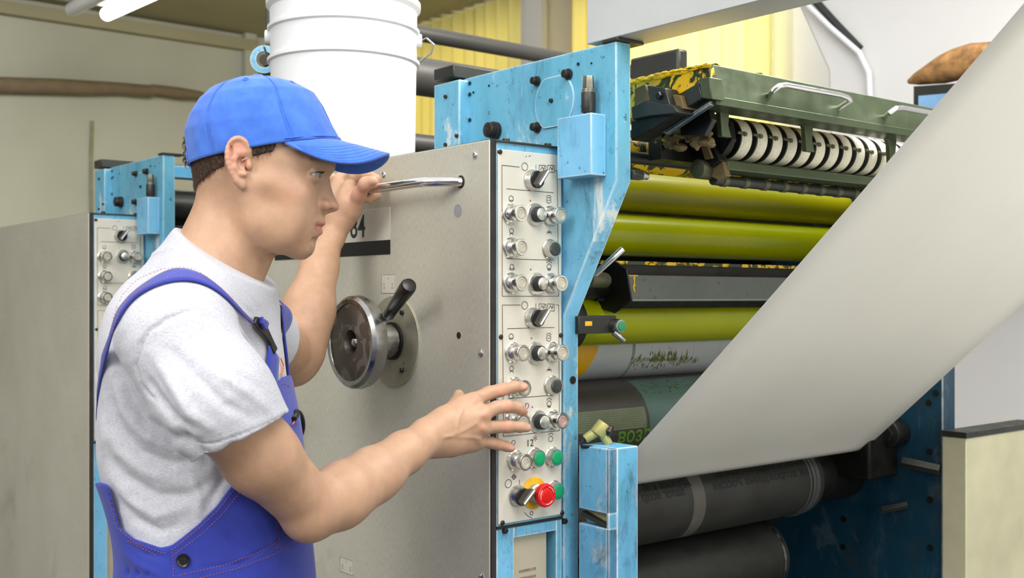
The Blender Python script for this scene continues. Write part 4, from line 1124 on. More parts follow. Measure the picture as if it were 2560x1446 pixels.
# post with blue lug, left of the bucket
c = at(668, 150, 2.75)
t = root('tube_bracket', (c.x, c.y, 1.4), 'dark upright bracket with a blue ring, left of the bucket', 'bracket', mw=False)
B().box((c.x-.004, c.y+.0, 1.2), (c.x+.09, c.y+.04, 2.35)).part('upright', M['dark_metal'], t, bev=.003)
cc = at(662, 150, 2.73)
B().lathe(cc, (0, -1, 0), [(0, .020), (0, .034), (.008, .034), (.008, .020), (0, .020)], 36, cap=False).part('blue_ring', M['blue'], t)
B().cyl(cc+Vector((0, .03, 0)), cc+Vector((.0, -.004, .0)), .014, seg=20).part('pin', M['bolt'], t)
B().box((cc.x-.018, cc.y, cc.z-.075), (cc.x+.02, cc.y+.03, cc.z-.03)).part('lug_plate', M['dark_metal'], t, bev=.003)
# dark rollers inside the rear unit, behind the worker's neck
yb = OFF.y+.15
for i, (z_, r_, m_, lb) in enumerate(((1.81, .055, 'blue_rear', 'blue crossbar of the rear unit, behind the worker cap strap'), (1.715, .045, 'dark_metal', 'upper dark roller of the rear unit behind the worker neck'), (1.60, .055, 'print_black', 'lower dark roller of the rear unit behind the worker neck'))):
    if i == 0: B().box((.12, yb-.05, 1.79), (1.0, yb, 1.825)).thing('rear_crossbar', M[m_], (.1, yb, z_), lb, 'beam', bev=.003)
    else: B().cyl((.12, yb, z_), (1.0, yb, z_), r_, seg=40, bev=.003).thing('rear_roller', M[m_], (.1, yb, z_), lb, 'roller')
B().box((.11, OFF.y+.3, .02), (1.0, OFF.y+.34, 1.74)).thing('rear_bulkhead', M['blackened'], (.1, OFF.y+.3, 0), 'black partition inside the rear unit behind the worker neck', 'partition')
# ================================================================== the worker
# implicit surfaces (smooth unions of limbs, ellipsoids) meshed with surface nets
f32 = np.float32
def smin(a, b, k):
    h = np.clip(.5+.5*(b-a)/k, 0, 1); return b+(a-b)*h-k*h*(1-h)
def smax(a, b, k): return -smin(-a, -b, k)
class Cap:      # tapered capsule
    def __init__(s, a, b, ra, rb=None, k=.01, op=1, sq=None):
        s.a = np.array(a, f32); s.b = np.array(b, f32); s.ra = ra; s.rb = ra if rb is None else rb; s.k = k; s.op = op
        r = max(s.ra, s.rb)+k*1.2
        s.lo = np.minimum(s.a, s.b)-r; s.hi = np.maximum(s.a, s.b)+r
    def d(s, P):
        ab = s.b-s.a; L2 = float(ab@ab)+1e-12; ap = P-s.a
        h = np.clip((ap@ab)/L2, 0, 1)
        return np.linalg.norm(ap-h[..., None]*ab, axis=-1)-(s.ra+(s.rb-s.ra)*h)
class Ell:      # ellipsoid with optional axes (rows)
    def __init__(s, c, r, R=None, k=.01, op=1):
        s.c = np.array(c, f32); s.r = np.array(r, f32); s.k = k; s.op = op
        s.R = None if R is None else np.array(R, f32)
        m = float(max(s.r))+k*1.2 if R is not None else s.r+k*1.2
        s.lo = s.c-m; s.hi = s.c+m
    def d(s, P):
        q = P-s.c
        if s.R is not None: q = q@s.R.T
        a = np.linalg.norm(q/s.r, axis=-1); b = np.linalg.norm(q/(s.r*s.r), axis=-1)
        return a*(a-1)/np.maximum(b, 1e-6)
class Sec:      # stack of ellipse sections along z: rows (z, cx, cy, rx, ry)
    def __init__(s, rows, k=.01, op=1, rot=0.0, grow=0.0):
        s.T = np.array(sorted(rows), float); s.k = k; s.op = op; s.g = grow; s.rot = rot
        m = s.T[:, 3:5].max()+k+grow
        s.lo = np.array([s.T[:, 1].min()-m, s.T[:, 2].min()-m, s.T[0, 0]-k]); s.hi = np.array([s.T[:, 1].max()+m, s.T[:, 2].max()+m, s.T[-1, 0]+k])
        s.zz = np.linspace(s.T[0, 0], s.T[-1, 0], 200); s.C = np.array([np.interp(s.zz, s.T[:, 0], s.T[:, j]) for j in range(1, 5)])
        ker = np.ones(17)/17
        pad = lambda a: np.convolve(np.pad(a, 8, mode='edge'), ker, 'valid')
        s.C = np.array([pad(a) for a in s.C])
    def d(s, P):
        z = P[..., 2]; v = [np.interp(z, s.zz, a) for a in s.C]
        dx = P[..., 0]-v[0]; dy = P[..., 1]-v[1]
        if s.rot:
            c, n = math.cos(s.rot), math.sin(s.rot); dx, dy = dx*c+dy*n, -dx*n+dy*c
        rx = v[2]+s.g; ry = v[3]+s.g
        p = 2.35
        q = (np.abs(dx/rx)**p+np.abs(dy/ry)**p)**(1/p)
        g = np.sqrt((dx/rx**2)**2+(dy/ry**2)**2)+1e-6
        d = np.where(q > .15, q*(q-1)/np.maximum(g, 1e-5), -.06)
        d = np.clip(d, -.12, .5)
        dz = np.maximum(z-s.T[-1, 0], s.T[0, 0]-z)
        return np.maximum(d, dz)
class Half:     # half space n.p < c   (op 3 = intersect)
    def __init__(s, n, c, k=.002, op=3):
        s.n = np.array(n, f32); s.c = c; s.k = k; s.op = op
        s.lo = np.array([-9.]*3); s.hi = -s.lo
    def d(s, P): return P@s.n-s.c
class Fn:
    def __init__(s, fn, k=.002, op=3, lo=None, hi=None):
        s.fn = fn; s.k = k; s.op = op; s.lo = np.array(lo if lo is not None else [-9.]*3); s.hi = np.array(hi if hi is not None else [9.]*3)
    def d(s, P): return s.fn(P)
def evald(prims, P, lo=None, hi=None):
    d = np.full(P.shape[:-1], .3, f32)
    for p in prims:
        if lo is not None and p.op != 3 and (np.any(p.lo > hi) or np.any(p.hi < lo)): continue
        e = p.d(P)
        if p.op == 1: d = smin(d, e, p.k)
        elif p.op == -1: d = smax(d, -e, p.k)
        elif p.op == 3: d = smax(d, e, p.k)
    return d
def mesh_sdf(prims, lo, hi, h, blk=24):
    lo = np.array(lo, float); hi = np.array(hi, float)
    n = np.ceil((hi-lo)/h).astype(int)+1
    D = np.full(tuple(n), .3, f32)
    ax = [lo[i]+h*np.arange(n[i]) for i in range(3)]
    half = blk*h/2
    for i in range(0, n[0], blk):
        for j in range(0, n[1], blk):
            for k in range(0, n[2], blk):
                c = lo+h*(np.array([i, j, k])+blk/2)
                g = np.stack(np.meshgrid(*[np.array([c[q]-half*.6, c[q]+half*.6]) for q in range(3)], indexing='ij'), -1).reshape(-1, 3)
                g = np.vstack([g, c[None]]).astype(f32)
                m = evald(prims, g, c-half*4-.03, c+half*4+.03)
                if np.all(m > half*1.5+.012): continue
                if np.all(m < -(half*1.5+.012)):
                    D[i:i+blk, j:j+blk, k:k+blk] = -.05; continue
                X = ax[0][i:i+blk]; Y = ax[1][j:j+blk]; Z = ax[2][k:k+blk]
                P = np.stack(np.meshgrid(X, Y, Z, indexing='ij'), -1).astype(f32)
                D[i:i+blk, j:j+blk, k:k+blk] = evald(prims, P, np.array([X[0], Y[0], Z[0]])-.01, np.array([X[-1], Y[-1], Z[-1]])+.01)
    D[0] = .3; D[-1] = .3; D[:, 0] = .3; D[:, -1] = .3; D[:, :, 0] = .3; D[:, :, -1] = .3
    S = D < 0
    cnt = np.zeros(tuple(n-1), np.int8)
    offs = [(a, b, c) for a in (0, 1) for b in (0, 1) for c in (0, 1)]
    for a, b, c in offs: cnt += S[a:n[0]-1+a, b:n[1]-1+b, c:n[2]-1+c]
    act = np.argwhere((cnt > 0) & (cnt < 8))
    idx = np.full(tuple(n-1), -1, np.int32); idx[tuple(act.T)] = np.arange(len(act))
    V = {o: D[act[:, 0]+o[0], act[:, 1]+o[1], act[:, 2]+o[2]] for o in offs}
    acc = np.zeros((len(act), 3)); num = np.zeros(len(act))
    for o in offs:
        for q in range(3):
            if o[q]: continue
            p = list(o); p[q] = 1; p = tuple(p)
            a, b = V[o], V[p]; m = (a < 0) != (b < 0)
            t = np.where(m, a/np.where(m, a-b, 1), 0)
            pos = np.tile(np.array(o, float), (len(act), 1)); pos[:, q] += t
            acc[m] += pos[m]; num[m] += 1
    verts = lo+h*(act+acc/np.maximum(num, 1)[:, None])
    quads = []
    for q in range(3):
        A = [slice(None)]*3; Bs = [slice(None)]*3
        A[q] = slice(0, n[q]-1); Bs[q] = slice(1, n[q])
        ch = S[tuple(A)] != S[tuple(Bs)]
        e = np.argwhere(ch); inside = S[tuple(A)][ch]
        u, v = (q+1) % 3, (q+2) % 3
        ok = (e[:, u] > 0) & (e[:, v] > 0) & (e[:, u] < n[u]-1) & (e[:, v] < n[v]-1)
        e = e[ok]; inside = inside[ok]
        def g(du, dv):
            f = e.copy(); f[:, u] -= du; f[:, v] -= dv; return idx[tuple(f.T)]
        Q = np.stack([g(1, 1), g(0, 1), g(0, 0), g(1, 0)], 1)
        Q[~inside] = Q[~inside][:, ::-1]
        quads.append(Q)
    Q = np.vstack(quads); Q = Q[(Q >= 0).all(1)]
    return verts, Q
def relax(V, Q, it=1, w=.5, keep=None):
    E = np.vstack([Q[:, [0, 1]], Q[:, [1, 2]], Q[:, [2, 3]], Q[:, [3, 0]]]); n = len(V)
    deg = np.bincount(E.ravel(), minlength=n).astype(float)
    for _ in range(it):
        S_ = np.zeros_like(V)
        for q in range(3): S_[:, q] = np.bincount(E[:, 0], V[E[:, 1], q], n)+np.bincount(E[:, 1], V[E[:, 0], q], n)
        M_ = S_/deg[:, None]; V = V+(M_-V)*(w if keep is None else w*keep[:, None])
    return V
def vnorm(V, Q):
    N = np.cross(V[Q[:, 2]]-V[Q[:, 0]], V[Q[:, 3]]-V[Q[:, 1]]); n = len(V); R = np.zeros_like(V)
    for c in range(4):
        for q in range(3): R[:, q] += np.bincount(Q[:, c], N[:, q], n)
    return R/np.maximum(np.linalg.norm(R, axis=1), 1e-12)[:, None]
def np_mesh(name, V, Q, mats, parent=None, col=None, o=(0, 0, 0)):
    me = bpy.data.meshes.new(name); V = V-np.array(o)
    me.vertices.add(len(V)); me.vertices.foreach_set('co', V.astype(f32).ravel())
    me.loops.add(Q.size); me.loops.foreach_set('vertex_index', Q.ravel().astype(np.int32))
    me.polygons.add(len(Q)); me.polygons.foreach_set('loop_start', np.arange(0, Q.size, 4, dtype=np.int32))
    me.update(calc_edges=True); me.validate()
    for m in mats: me.materials.append(m)
    me.shade_smooth()
    if col is not None:
        a = me.color_attributes.new('tint', 'FLOAT_COLOR', 'POINT'); a.data.foreach_set('color', np.hstack([col, np.ones((len(col), 1))]).astype(f32).ravel())
    ob = bpy.data.objects.new(name, me); COL.objects.link(ob)
    if parent: ob.parent = parent
    return ob
def proj(V): return 1280+F*V[:, 0]/V[:, 1], HZ-F*(V[:, 2]-CAMZ)/V[:, 1]
def pdist(px, py, pts):       # distance in pixels to a polyline and the parameter along it
    best = np.full(px.shape, 1e9); par = np.zeros(px.shape); L = len(pts)-1
    for i in range(L):
        a = np.array(pts[i][:2], float); b = np.array(pts[i+1][:2], float); ab = b-a; l2 = ab@ab+1e-9
        t = np.clip(((px-a[0])*ab[0]+(py-a[1])*ab[1])/l2, 0, 1)
        d = np.hypot(px-a[0]-t*ab[0], py-a[1]-t*ab[1]); m = d < best
        best[m] = d[m]; par[m] = (i+t[m])/L
    return best, par
def lp(*a): return tuple(at(*a))

YC = 1.47; SP = YC/F
def h3(u, v, w=0.0): return (( u-1280)*SP, YC-w/1000., CAMZ+(HZ-v)*SP)     # head frame: profile pixels, lateral mm towards the near side
def both(fn, *a, **k):     # near and far mirror copies
    return [fn(*a, sgn=1, **k), fn(*a, sgn=-1, **k)]
def capm(a, b, ra, rb=None, k=.008, op=1):
    rb = ra if rb is None else rb
    out = []
    for s in (1, -1):
        out.append(Cap(h3(a[0], a[1], s*a[2]), h3(b[0], b[1], s*b[2]), ra/1000., rb/1000., k, op))
    return out
def ellm(c, r, k=.008, op=1, ang=0.0, yaw=0.0):
    out = []
    for s in (1, -1):
        ca, sa = math.cos(ang), math.sin(ang); cy, sy = math.cos(yaw*s), math.sin(yaw*s)
        R = np.array([[ca, 0, -sa], [0, 1, 0], [sa, 0, ca]])@np.array([[cy, -sy, 0], [sy, cy, 0], [0, 0, 1]])
        out.append(Ell(h3(c[0], c[1], s*c[2]), [q/1000. for q in r], R, k, op))
    return out
def cap0(a, b, ra, rb=None, k=.008, op=1): return Cap(h3(*a), h3(*b), ra/1000., (ra if rb is None else rb)/1000., k, op)
def ell0(c, r, k=.008, op=1, ang=0.0):
    ca, sa = math.cos(ang), math.sin(ang)
    return Ell(h3(*c), [q/1000. for q in r], np.array([[ca, 0, -sa], [0, 1, 0], [sa, 0, ca]]), k, op)

EYE = (789, 444, 31)
def head_prims():
    P = []
    P.append(ell0((652, 358, 0), (87, 72, 76)))
    P.append(ell0((648, 410, 0), (77, 66, 60), .02))
    P.append(ell0((712, 420, 0), (54, 60, 62), .02))                 # forehead to cheeks
    P.append(ell0((734, 500, 0), (36, 46, 56), .018))
    P.append(ell0((752, 560, 0), (23, 31, 38), .016))                # muzzle
    P.append(ell0((762, 560, 0), (20, 23, 20), .010))
    P.append(ell0((759, 616, 0), (9, 14, 11), .014))             # chin
    P.append(cap0((742, 630, 0), (700, 622, 0), 6, 7, .012))
    P += capm((664, 562, 50), (752, 622, 14), 12, 11, .016)          # jaw bone
    P += capm((648, 480, 60), (666, 560, 51), 13, 12, .02)
    P += ellm((690, 540, 40), (36, 14, 36), .03)
    P += ellm((704, 545, 30), (30, 18, 36), .03)                      # masseter / cheek
    P += ellm((726, 518, 34), (22, 12, 26), .02)
    P += capm((690, 468, 59), (762, 488, 40), 9.5, 8, .022)        # cheekbone
    P += capm((821, 416, 7), (788, 412, 42), 6.8, 6, .010)             # brow
    P.append(cap0((815, 424, 0), (811, 440, 0), 6, 5, .008))
    # eye sockets
    P += ellm((822, 447, 27), (13, 15, 9), .010, -1)
    # nose
    P.append(cap0((812, 446, 0), (830, 502, 0), 4.6, 5.6, .006))
    P.append(cap0((806, 462, 0), (810, 515, 0), 7, 10, .010))
    P.append(ell0((834.5, 514, 0), (6.8, 7.6, 6.9), .006))
    P += ellm((815, 514, 10.5), (8.6, 6.4, 7.2), .0045)
    P.append(cap0((828, 523, 0), (808, 530, 0), 3.0, 3.0, .003))
    P += ellm((821, 528.5, 6.4), (6.0, 3.0, 4.4), .0015, -1, ang=-.2)
    # upper lip skin, lips
    P += capm((803, 546, 0), (788, 552, 18), 3.6, 4, .006)
    P += capm((804.5, 559.5, 2), (783, 564.5, 22), 4.0, 1.8, .003)
    P += capm((797, 577.5, 1), (781, 571, 20), 5.0, 2.2, .004)
    P += capm((818, 567.5, 0), (780, 566, 27), 1.05, .9, .0022, -1)
    P += capm((797, 604, 0), (780, 601, 14), 3.0, 2.4, .006, -1)
    # eyeball lids
    P += ellm(EYE, (13.2, 13.2, 12.6), .0035)
    P += capm((EYE[0]+18, 434, 22), (EYE[0]+8, 436, 41), 2.6, 2.0, .004)
    P += ellm((EYE[0]+15, 445, 33), (14.5, 12.6, 3.1), .0012, -1, yaw=.15)
    P += capm((EYE[0]+19, 433, 24), (EYE[0]+10, 434, 40), 1.1, 1.0, .002, -1)
    # neck
    P += [cap0((598, 470, 0), (556, 640, 0), 50, 52, .022), cap0((556, 640, 0), (500, 800, 0), 52, 60, .03)]
    P += capm((634, 500, 44), (618, 690, 16), 10, 9, .02)
    P.append(cap0((655, 648, 0), (622, 715, 0), 8, 8, .015))
    P += capm((550, 650, 26), (470, 770, 80), 34, 38, .03)
    # ears
    E = lambda u, v, w: (u, v, w)
    P += ellm((634, 420, 76), (16, 6.0, 27), .004, ang=-.10, yaw=-.38)
    rim = [(654, 415, 73), (657, 396, 76), (650, 377, 80), (636, 368, 83), (622, 374, 86), (613, 392, 88.5), (611, 416, 88.5), (616, 440, 86.5), (624, 460, 83), (632, 474, 79.5)]
    R_ = []
    for i in range(len(rim)-1):
        p0, p1, p2, p3 = [np.array(rim[max(0, min(len(rim)-1, i+k))], float) for k in (-1, 0, 1, 2)]
        for t in (0, .5): R_.append(.5*(2*p1+(p2-p0)*t+(2*p0-5*p1+4*p2-p3)*t*t+(3*p1-p0-3*p2+p3)*t**3))
    R_.append(np.array(rim[-1], float))
    for a, b in zip(R_, R_[1:]): P += capm(tuple(a), tuple(b), 2.8, 2.8, .0028)
    P += ellm((638, 473, 76), (5.6, 3.6, 7.5), .004)
    P += capm((628, 468, 80), (640, 480, 76), 3.6, 3.4, .004)
    # hollows: scapha, concha, then inner ridges
    P += ellm((636, 392, 90.5), (10.5, 7.0, 8), .004, -1, ang=.15)
    P += ellm((642, 424, 85), (9.4, 9.5, 15), .004, -1, ang=-.1)
    P += ellm((653, 436, 76), (3.4, 5.5, 4.5), .002, -1)
    P += ellm((641, 390, 80.5), (11, 2.6, 12), .003, ang=.1, yaw=-.38)
    anti = [(646, 400, 79), (634, 402, 81.5), (625, 416, 83), (626, 436, 82.5), (635, 451, 80)]
    for a, b in zip(anti, anti[1:]): P += capm(a, b, 2.0, 2.2, .005)
    P += capm((652, 414, 77), (640, 420, 79), 1.4, 1.2, .002)
    P += ellm((657, 431, 76.5), (4.0, 4.2, 5.6), .003)                # tragus
    P += ellm((645, 452, 79.5), (4.5, 3.2, 3.6), .003)                # antitragus
    return P

# ---- arms and hands (room coordinates through pixel + depth)
def chain(pts, k=.012):
    out = []
    for (a, b) in zip(pts, pts[1:]): out.append(Cap(lp(*a[:3]), lp(*b[:3]), a[3]/1000., b[3]/1000., k))
    return out
def hand_r():
    P = []
    # forearm to wrist
    P += chain([(788, 1266, 1.372, 36), (858, 1230, 1.415, 37), (930, 1186, 1.468, 34), (1010, 1133, 1.535, 28.5), (1072, 1093, 1.590, 25)], .012)
    P += chain([(775, 1294, 1.362, 22), (850, 1262, 1.40, 25), (960, 1188, 1.485, 24)], .02)
    P.append(Ell(lp(768, 1296, 1.36), (.024, .028, .025), None, .018))
    # wrist
    P += chain([(1064, 1082, 1.585, 20), (1108, 1062, 1.612, 18.5)], .012)
    P += chain([(1080, 1112, 1.600, 20), (1118, 1106, 1.618, 17.5)], .012)
    # palm: four metacarpals with knuckles
    K = [((1182, 1003, 1.660), 12.6), ((1207, 1036, 1.650), 12.6), ((1206, 1071, 1.652), 12.0), ((1196, 1103, 1.662), 11.0)]
    W = [(1100, 1056, 1.606), (1102, 1074, 1.604), (1104, 1092, 1.604), (1106, 1110, 1.61)]
    for (kn, r), w in zip(K, W): P.append(Cap(lp(*w), lp(*kn), .0165, r/1000., .014))
    P.append(Cap(lp(1130, 1112, 1.625), lp(1180, 1108, 1.664), .015, .013, .014))
    # web of the thumb and thumb tip behind the hand
    P += chain([(1110, 1050, 1.62, 15), (1150, 1020, 1.655, 13), (1170, 1012, 1.672, 11)], .014)
    P += chain([(1120, 1045, 1.63, 12), (1146, 1006, 1.668, 10.5), (1147, 988, 1.688, 8.6)], .008)
    # fingers: knuckle, middle joint, end joint, tip
    Fg = [[(1182, 1003, 1.660, 11.4), (1222, 983, 1.690, 10.2), (1251, 976, 1.702, 10.0), (1287, 967, 1.722, 8.9), (1309, 968, 1.736, 7.8)],
          [(1207, 1036, 1.650, 11.2), (1240, 1020, 1.673, 9.9), (1266, 1016, 1.684, 9.9), (1294, 1020, 1.708, 8.7), (1308, 1029, 1.728, 7.7)],
          [(1206, 1071, 1.652, 10.8), (1244, 1067, 1.680, 9.6), (1268, 1067, 1.692, 9.6), (1300, 1068, 1.712, 8.5), (1317, 1070, 1.728, 7.5)],
          [(1196, 1103, 1.662, 9.8), (1228, 1108, 1.684, 8.6), (1245, 1112, 1.694, 8.5), (1266, 1117, 1.707, 7.6), (1278, 1121, 1.716, 6.9)]]
    for c in Fg: P += chain(c, .0045)
    return P, Fg
def hand_l():
    P = []
    P += chain([(742, 872, 1.842, 46), (772, 772, 1.875, 43), (799, 668, 1.918, 31), (828, 592, 1.955, 21)], .014)
    P += chain([(735, 905, 1.835, 34), (768, 800, 1.865, 34)], .02)
    P.append(Ell(lp(728, 915, 1.835), (.028, .03, .030), None, .02))
    P += chain([(828, 596, 1.958, 20), (842, 545, 1.962, 19)], .012)
    P += chain([(836, 590, 1.95, 17), (858, 545, 1.955, 18)], .012)
    # back of the fist and palm heel
    P += chain([(846, 550, 1.965, 22), (842, 500, 1.970, 19), (848, 455, 1.975, 15)], .014)
    P += chain([(858, 548, 1.950, 18), (868, 505, 1.948, 18), (874, 470, 1.952, 14)], .014)
    P.append(Ell(lp(876, 515, 1.945), (.016, .018, .024), None, .016))
    # thumb along and over the bar
    P += chain([(884, 525, 1.940, 14), (898, 486, 1.918, 11.2), (914, 460, 1.895, 10.6), (932, 452, 1.885, 9.0)], .009)
    # four fingers wrapped over the bar (bar at about y=470 here), tips below it
    bar = lambda q: Vector(lp(925-q*30, 470+q*3.6, 1.925+q*.024))
    for i in range(4):
        c = bar(i*.95+.3); k = Vector(lp(876-i*14, 452-i*1, 1.972+i*.006))
        up = Vector((0, 0, 1)); n = Vector((.633, .774, 0)).normalized()
        back = Vector((.737, .675, 0))      # towards the door
        pts = [k, c+up*.024+back*-.002, c+up*.016+back*.020, c-up*.010+back*.021, c-up*.019+back*.004]
        rr = [.0105, .0098, .0092, .0085, .0075]
        for a, b, ra, rb in zip(pts, pts[1:], rr, rr[1:]): P.append(Cap(a, b, ra, rb, .004))
    return P
def upper_arms():
    P = []
    P += chain([(452, 850, 1.272, 50), (560, 1020, 1.268, 46), (652, 1142, 1.300, 42), (768, 1262, 1.362, 36)], .02)
    P += chain([(600, 830, 1.630, 50), (660, 860, 1.72, 45), (735, 885, 1.838, 42)], .02)
    return P

# ---- torso sections (v row, centre u, front-back radius mm, lateral radius mm)
TS = [(640, 520, 60, 60), (690, 500, 84, 100), (740, 492, 98, 140), (800, 486, 106, 156), (880, 486, 112, 163), (960, 494, 112, 160), (1050, 499, 121, 153), (1150, 505, 125, 148),
      (1250, 528, 118, 144), (1350, 543, 114, 146), (1446, 546, 117, 153), (1560, 540, 124, 164), (1700, 530, 124, 166)]
def torso_rows(sub=0.0):
    return [(CAMZ+(HZ-v)*SP, (u-1280)*SP, YC+.0, rx/1000.-sub, ry/1000.-sub) for v, u, rx, ry in TS]
def body_prims():
    P = [Sec(torso_rows(.010), .02)]
    P += upper_arms()
    hr, _ = hand_r(); P += hr; P += hand_l()
    P += [Cap(h3(530, 725), h3(500, 800), .045, .05, .03)]
    P += [Cap(h3(520, 745, 40), lp(452, 842, 1.290), .042, .045, .03), Cap(h3(520, 745, -40), lp(592, 822, 1.620), .042, .045, .03)]
    return P
HP = head_prims(); BP = body_prims()
lo = np.minimum(h3(440, 735, 120), h3(866, 150, -120)); hi = np.maximum(h3(440, 735, 120), h3(866, 150, -120))
HPc = HP+[Half((0, 0, -1), -(CAMZ+(HZ-724)*SP), .001)]
Vh, Qh = mesh_sdf(HPc, lo, hi, .00125)
Vh = relax(Vh, Qh, 1, .35)
DES = [(380, 832), (405, 836), (425, 836), (432, 831), (444, 823), (461, 826), (485, 833), (500, 840), (508, 845), (514, 847), (519, 847.5), (524, 845.6), (530, 838), (534, 820), (538, 812), (545, 811.5), (552.8, 812.4), (557.6, 814), (562, 813), (566, 806), (568.5, 803), (571, 804.5), (574.5, 806.3), (581.8, 806.8), (588, 802.7), (592, 794), (598.8, 787), (608.5, 785), (620.5, 784.5), (635, 778.5), (643, 767), (660, 750)]
def profile_fix(V):
    vs = np.arange(380, 662, 1.0); us = np.arange(700, 880, .5); cur = []
    for v_ in vs:
        d = evald(HP, np.array([h3(u, v_, 0) for u in us], f32)); k = np.where(d < 0)[0]; cur.append(us[k[-1]] if len(k) else 760)
    cur = np.array(cur); des = np.interp(vs, [a for a, b_ in DES], [b_ for a, b_ in DES]); df = des-cur
    ker = np.exp(-(np.arange(-60, 61)/22.)**2); ker /= ker.sum()
    low = np.convolve(np.pad(df, 60, mode='edge'), ker, 'valid'); high = df-low
    k2 = np.exp(-(np.arange(-9, 10)/3.2)**2); k2 /= k2.sum(); high = np.clip(np.convolve(np.pad(high, 9, mode='edge'), k2, 'valid'), -5, 5)
    u = 1280+V[:, 0]/SP; v = HZ-(V[:, 2]-CAMZ)/SP; w = np.abs(V[:, 1]-YC)*1000
    e = np.clip((v-370)/20, 0, 1)*np.clip((672-v)/25, 0, 1)
    c = np.interp(v, vs, cur)
    wu = np.clip((u-(c-130))/110, 0, 1); wu = wu*wu*(3-2*wu)
    wn_ = np.clip((u-(c-34))/28, 0, 1); wn_ = wn_*wn_*(3-2*wn_)
    V = V.copy()
    V[:, 0] += SP*e*(np.interp(v, vs, low)*wu*np.exp(-(w/55)**2)+np.interp(v, vs, high)*wn_*np.exp(-(w/13)**2))
    return V
Vh = profile_fix(Vh)
Vb, Qb = mesh_sdf(BP+[Half((-.25, 0, 1), 9, .001)], (-.66, 1.17, .96), (.06, 2.08, 1.71), .0024)
Vb = relax(Vb, Qb, 2, .5)
# colours of skin
def skin_tint(V, N, head=True):
    c = np.array(srgb(190, 151, 122)[:3]); T = np.tile(c, (len(V), 1)).astype(float)
    u = 1280+V[:, 0]/SP; v = HZ-(V[:, 2]-CAMZ)/SP; w = np.abs(V[:, 1]-YC)*1000
    def blob(col, cu, cv, cw, ru, rv, rw, s):
        m = np.exp(-(((u-cu)/ru)**2+((v-cv)/rv)**2+((w-cw)/rw)**2))*s
        return T+(np.array(srgb(*col)[:3])-T)*np.clip(m, 0, 1)[:, None]
    if head:
        T = blob((222, 158, 132), 735, 490, 58, 45, 30, 30, .3)
        T = blob((206, 138, 116), 838, 512, 0, 18, 16, 16, .35)
        T = blob((226, 160, 140), 625, 400, 88, 26, 60, 14, .6)
        T = blob((214, 128, 108), 641, 392, 80, 12, 14, 14, .6)
        T = blob((190, 110, 92), 650, 428, 76, 9, 12, 10, .5)
        # lips
        top = 554+(812-u)*.30; botm = 587-(808-u)*.75
        m = 1/(1+np.exp(-(v-top)/1.0))/(1+np.exp(-(botm-v)/1.4))/(1+np.exp(-(u-781)/1.2))*np.clip((24-w)/3, 0, 1)
        T += (np.array(srgb(184, 104, 92)[:3])-T)*np.clip(m*.7, 0, 1)[:, None]
        # brow hair, lash line
        m = np.exp(-((v-(411+.10*(u-812)))/4.2)**2)*((w > 6) & (w < 50) & (u > 770) & (v < 430))*.5
        T += (np.array(srgb(112, 80, 58)[:3])-T)*np.clip(m, 0, 1)[:, None]
        m = np.exp(-((v-438.5-(w-31)**2*.012)/1.5)**2)*((w > 20) & (w < 44) & (u > 806))*.8
        T += (np.array(srgb(70, 46, 36)[:3])-T)*np.clip(m, 0, 1)[:, None]
    else:
        px, py = proj(V)
        def sp(col, cx, cy, cY, r, s):
            nonlocal T
            m = np.exp(-(((px-cx)**2+(py-cy)**2)/r**2+((V[:, 1]-cY)/.03)**2))*s
            T = T+(np.array(srgb(*col)[:3])-T)*np.clip(m, 0, 1)[:, None]
        for q in ((1182, 1001, 1.65), (1206, 1034, 1.64), (1206, 1069, 1.645), (1250, 978, 1.69), (1268, 1018, 1.68), (1268, 1067, 1.68), (1247, 1112, 1.69)): sp((222, 150, 132), *q, 13, .5)
        for q in ((1310, 966, 1.73), (1306, 1028, 1.72), (1318, 1068, 1.725), (1279, 1120, 1.71)): sp((226, 154, 132), *q, 13, .6)
        sp((226, 158, 140), 900, 480, 1.9, 40, .5)
    return T
Nh = vnorm(Vh, Qh)
Th = skin_tint(Vh, Nh); Nb = vnorm(Vb, Qb)
# finger nails, knuckle creases and veins as relief on the right hand
pxb, pyb = proj(Vb); facing = (Nb*(-Vb/np.linalg.norm(Vb, axis=1)[:, None])).sum(1)
nearhand = (Vb[:, 1] > 1.57) & (Vb[:, 1] < 1.76) & (pxb > 1050) & (facing > 0)
disp = np.zeros(len(Vb)); Tb = skin_tint(Vb, Nb, False)
def relief(pts, w, amp, sel=nearhand):
    d, t = pdist(pxb, pyb, pts); return amp*np.exp(-(d/w)**2)*sel
disp += relief([(1110, 1095), (1150, 1082), (1190, 1060)], 4.5, .0011)
disp += relief([(1115, 1092), (1170, 1094), (1200, 1096)], 4, .0009)
disp += relief([(1140, 1085), (1146, 1050), (1156, 1022)], 4.5, .0009)
for x, y, a in ((1251, 977, .2), (1267, 1018, .2), (1268, 1067, 0), (1246, 1112, -.2)):
    for k in (-3, 1, 5):
        disp += relief([(x+k-1, y-6), (x+k+1, y+6)], 1.3, -.0005)
for x, y in ((1184, 1003), (1207, 1037), (1206, 1071), (1196, 1103)): disp += relief([(x, y), (x+1, y+1)], 9, .0022)
for x, y, w_, h_ in ((1309, 964, 7, 6.5), (1318, 1067, 6.5, 6), (1307, 1026, 4.5, 6), (1279, 1119, 5, 5)):
    q = (np.abs((pxb-x)/w_)**2.6+np.abs((pyb-y)/h_)**2.6); m = (q < 1) & nearhand
    disp -= np.where((q < 1.5) & nearhand, .0005, 0)*np.clip(1.5-q, 0, .5)*2
    Tb[m] = np.array(srgb(214, 172, 152)[:3])
Vb = Vb+Nb*disp[:, None]

